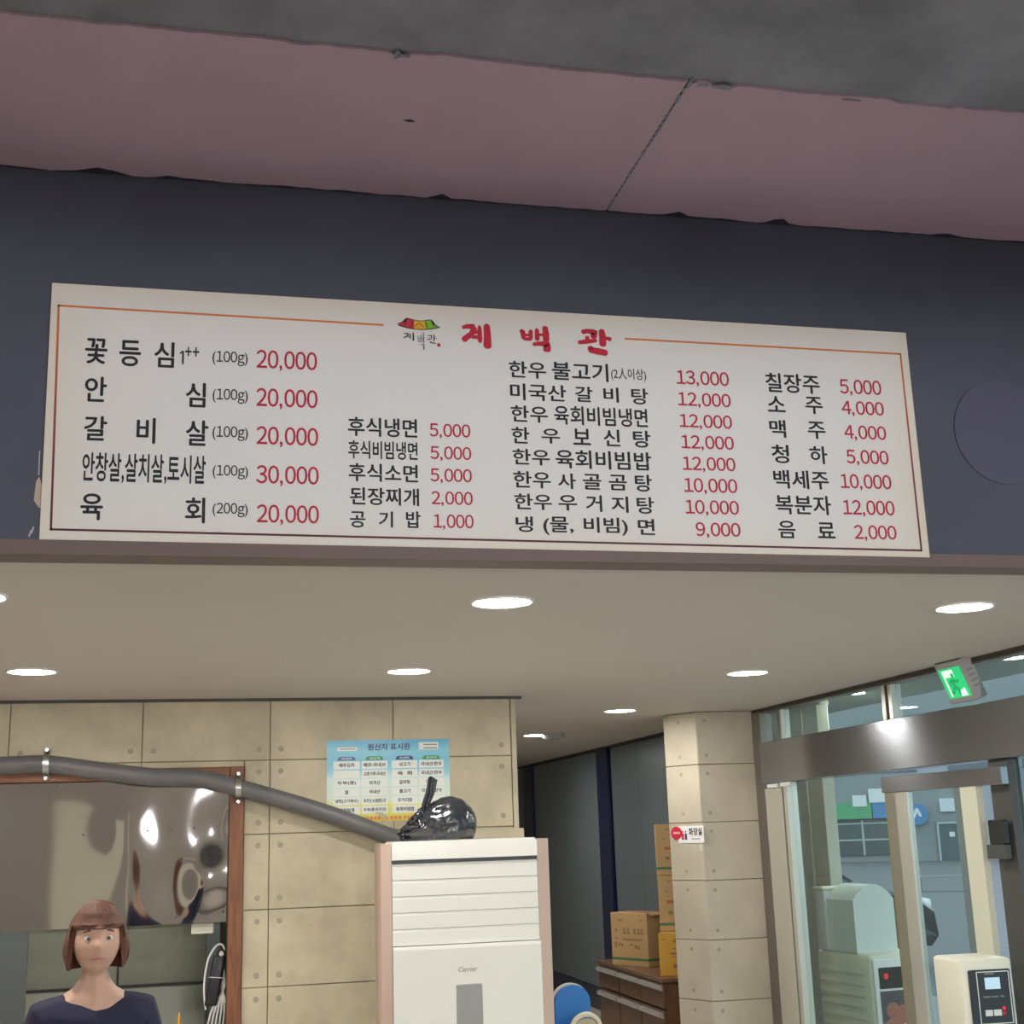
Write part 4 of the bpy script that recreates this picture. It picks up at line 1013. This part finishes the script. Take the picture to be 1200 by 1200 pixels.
def hair_pt(u, v):
    th, ph = u * 2 * PI, v * PI
    p = head_pt(u, v * .60); c = Vector((0, -.006, HZ))
    d = (p - c); n = d.normalized(); front = max(0, -n.y)
    k = .020 - .012 * front * (1 if v > .45 else .4)
    q = p + n * k + n * .004 * noise.noise(Vector((u * 60, v * 6, 0)))
    if v > .62 and n.y > -.35: q.z -= (v - .62) * .12
    if v > .55 and n.y <= -.35: q.z += (v - .55) * .16; q -= n * .012 * (v - .55) / .45
    return q
hr = MB(); hr.grid(hair_pt, 80, 30); hr.build('hair', hair_m, pe)
for s in (-1, 1):
    MB().grid(lambda u, v: Vector((s * .031 + .013 * math.sin(v * PI) * math.cos(u * 2 * PI), -.082 + .010 * math.sin(v * PI) * math.sin(u * 2 * PI), HZ + .012 + .008 * math.cos(v * PI))), 14, 8).build('eye', mat('eye_white', (.7, .68, .65), .3), pe)
    MB().cyl((s * .031, -.0935, HZ + .012), (s * .031, -.090, HZ + .012), .0058, n=12).build('iris', black_m, pe)
    MB().ribbon([(s * .016, HZ + .032, .0025), (s * .032, HZ + .037, .003), (s * .048, HZ + .031, .002)], lambda u, v: (u, -.099 + abs(u) * .28, v)).build('eyebrow', hair_m, pe)
MB().ribbon([(-.022, HZ - .05, .002), (0, HZ - .048, .005), (.022, HZ - .05, .002)], lambda u, v: (u, -.1095 + abs(u) * .3, v)).build('mouth', mat('lip', (.42, .14, .12), .4), pe)

# ================================================================== DINING-ROOM PENDANTS (added out of view to light the board, shades cutting light above)
bulb_m = mat('bulb_glow', (1, 1, 1), .4, emit=(1, .99, .98), estr=PENDANT)
shade_m = mat('pendant_shade', (.10, .10, .11), .5)
pn0 = None
PN = [((-2.9, -.9), 'added unseen pendant lamp over the dining room, leftmost'), ((.75, -.9), 'added unseen pendant lamp over the dining room, second from left'),
      ((2.1, -.9), 'added unseen pendant lamp over the dining room, third from left'), ((3.4, -.9), 'added unseen pendant lamp over the dining room, rightmost')]
for (x, y), lab in PN:
    if pn0 is None:
        pn0 = thing('added_pendant', lab, 'pendant lamp', (x, y, 2.05), group='added unseen pendant lamps over the dining room')
        MB().lathe([(.42, .117), (.41, .14), (.16, .24), (.03, .27), (.0, .27)]).lathe([(.416, .117), (.406, .137), (.157, .234), (.0, .262)]).build('shade', shade_m, pn0)
        MB().lathe([(0, -.02), (.01, -.0173), (.0173, -.01), (.02, 0), (.0173, .01), (.01, .0173), (.007, .03), (0, .03)]).build('bulb', bulb_m, pn0)
        MB().cyl((0, 0, .27), (0, 0, SZ - 2.05), .004, n=6).build('cord', black_m, pn0)
        MB().cyl((0, 0, SZ - 2.08), (0, 0, SZ - 2.05), .05, n=16).build('ceiling_rose', shade_m, pn0)
    else: copy_thing(pn0, (x, y, 2.05), lab)

# ================================================================== OUTSIDE
asph = mat('asphalt', (.16, .17, .17), .85, var=.15, vscale=3)
pave = mat('pavement', (.33, .33, .31), .8, var=.12, vscale=4)
struct(box('ground_pavement', (XG + .03, 7.4, -8, 60, -.22, -.02), pave), 'grey pavement outside')
struct(MB().add([(7.4, -60, -.12), (60, -60, -.82), (60, 130, -.82), (7.4, 130, -.12), (7.4, -60, -.3), (60, -60, -1), (60, 130, -1), (7.4, 130, -.3)], [(0, 1, 2, 3), (7, 6, 5, 4), (0, 4, 5, 1), (1, 5, 6, 2), (2, 6, 7, 3), (3, 7, 4, 0)]).build('ground_road', asph), 'asphalt road outside')
struct(box('ceiling_canopy', (XG + .15, 5.7, 2.5, 14, 2.75, 2.95), mat('canopy_soffit', (.40, .43, .40), .6)), 'grey canopy soffit over the pavement')
vp = thing('vestibule_frame', 'white vertical frame posts outside the fixed glass', 'frame', (4.75, 10.5, -.02))
for y0, y1, x in ((.05, .40, 0), (-.42, -.06, 0), (-.75, -.48, -.02)): box('post', (x - .05, x + .05, y0, y1, 0, 2.68), mat('ivory_frame', (.66, .66, .55), .4), vp, .004)
box('crossbar', (-.04, .04, -.75, .40, 2.68, 2.76), ivory_m, vp, .003)

fc = thing('shop_building', 'grey shop building across the street with green and blue signboard', 'building', (42.0, 72.5, -.66), -.42)
wallm = mat('grey_render', (.30, .33, .33), .8, var=.1, vscale=.3)
box('wall', (-26, 26, 0, 8, 0, 14), wallm, fc)
glz = mat('shop_window_dark', (.09, .12, .125), .15); frg = mat('frame_grey', (.45, .5, .5), .4)
for x0, x1 in ((-15.0, -11.2), (-10.8, -6.6), (-6.2, -2.6), (3.2, 7.0), (7.4, 11.5), (12, 16)):
    w_ = box('window', (x0, x1, -.1, .0, .5, 2.5), glz, fc)
    for z in (1.34, 2.28): box('mullion', (x0, x1, -.16, -.101, z, z + .09), frg, w_)
    box('mullion', ((x0 + x1) / 2 - .06, (x0 + x1) / 2 + .06, -.161, -.101, .5, 2.5), frg, w_)
box('signboard', (-15, -3.8, -.4, -.01, 2.6, 3.5), mat('sign_green', (.10, .42, .20), .5), fc)
box('signboard', (-3.75, -2.3, -.4, -.01, 2.6, 3.5), mat('sign_blue', (.08, .26, .50), .5), fc)
box('upper_plate', (-4.85, -4.05, -.45, -.401, 3.30, 3.95), white_m, fc); box('upper_plate', (-3.9, -2.8, -.45, -.401, 3.5, 4.3), white_m, fc)
sg = MB().cyl((-1.25, -.5, 2.75), (-1.25, -.01, 2.75), .6, n=28).build('round_sign', mat('sign_blue', (.08, .26, .50), .5), fc)
MB().ribbon([(-1.5, 2.5, .08), (-1.25, 3.05, .09), (-1.05, 2.6, .08)], lambda u, v: (u, -.52, v)).build('sign_mark', white_m, sg)
box('notice_board', (.1, 1.25, -.2, -.01, 2.85, 3.6), mat('notice_white', (.7, .74, .74), .5), fc)
dr = box('door', (-.1, 1.33, -.12, .0, 0, 2.15), mat('door_slate', (.10, .14, .15), .4), fc)
for d in ((-.2, -.08), (1.31, 1.43)): box('door_frame', (d[0], d[1], -.2, -.121, 0, 2.2), frg, dr)
box('door_frame', (-.2, 1.43, -.2, -.121, 2.15, 2.27), frg, dr)
box('door_notice', (.48, .78, -.13, -.1205, 1.42, 1.68), white_m, dr)
for k in range(8): box('upper_window', (-16 + k * 4.2, -13.6 + k * 4.2, -.08, 0, 5.2, 7.4), glz, fc)
bn = thing('street_bench', 'grey bench across the street before the shop door', 'bench', (21.3, 36.8, -.32), -.42)
for k in range(3): box('slat', (-.9, .9, -.2 + k * .14, -.08 + k * .14, .42, .46), pave, bn)
for x in (-.75, .7): box('leg', (x, x + .06, -.2, .2, 0, .42), mat('bench_iron', (.06, .06, .06), .5), bn)

car = thing('parked_car', 'dark grey car parked on the street outside', 'car', (7.18, 17.3, -.02), -.20)
cm = mat('car_paint', (.055, .06, .068), .25, .5, coat=.6)
prof = [(-2.1, .25), (-2.15, .55), (-2.05, .85), (-1.75, .92), (-1.1, 1.38), (-.7, 1.46), (.3, 1.44), (.6, 1.36), (1.15, .98), (1.9, .84), (2.12, .66), (2.15, .35), (2.05, .22)]
bd_ = MB(); n = len(prof)
secs = []
for y, s in ((-.86, .0), (-.80, 1), (.80, 1), (.86, .0)):
    secs.append([(x, y * (1 - .16 * max(0, z - .9) / .5), (z if s else .25 + (z - .25) * .93)) for x, z in prof])
vs = [p for s in secs for p in s]; fs = [tuple(range(n))[::-1], tuple(range(3 * n, 4 * n))]
for k in range(3): fs += [(k * n + i, k * n + (i + 1) % n, (k + 1) * n + (i + 1) % n, (k + 1) * n + i) for i in range(n)]
bd_.add(vs, fs).build('car_body', cm, car)
cg = mat('car_glass', (.02, .025, .03), .08)
MB().prism([(-1.55, .93), (-1.05, 1.33), (-.66, 1.40), (.28, 1.38), (.52, 1.32), (.98, .98)], .012, 'Y', -.815).build('side_window', cg, car)
MB().add([(.66, -.62, 1.345), (1.12, -.72, 1.02), (1.12, .72, 1.02), (.66, .62, 1.345), (.68, -.62, 1.365), (1.15, -.72, 1.035), (1.15, .72, 1.035), (.68, .62, 1.365)],
         [(0, 1, 2, 3), (4, 5, 6, 7), (0, 1, 5, 4), (2, 3, 7, 6), (1, 2, 6, 5), (0, 3, 7, 4)]).build('windshield', cg, car)
for x in (-1.35, 1.38):
    for s in (-1, 1):
        w = MB().cyl((x, s * .70, .32), (x, s * .88, .32), .32, n=24).build('wheel', black_m, car)
        MB().cyl((x, s * .875, .32), (x, s * .892, .32), .2, n=16).build('hub_cap', clamp_m, w)
for s in (-1, 1):
    MB().cyl((2.02, s * .6, .70), (2.14, s * .6, .68), .11, .10, 14).build('headlight', white_m, car)
    box('mirror', (.72, .88, s * .90 - .09, s * .90 + .09, 1.0, 1.12), cm, car, .02)
MB().box(1.15, 1.9, -.84, .84, .25, .3).build('sill', black_m, car)
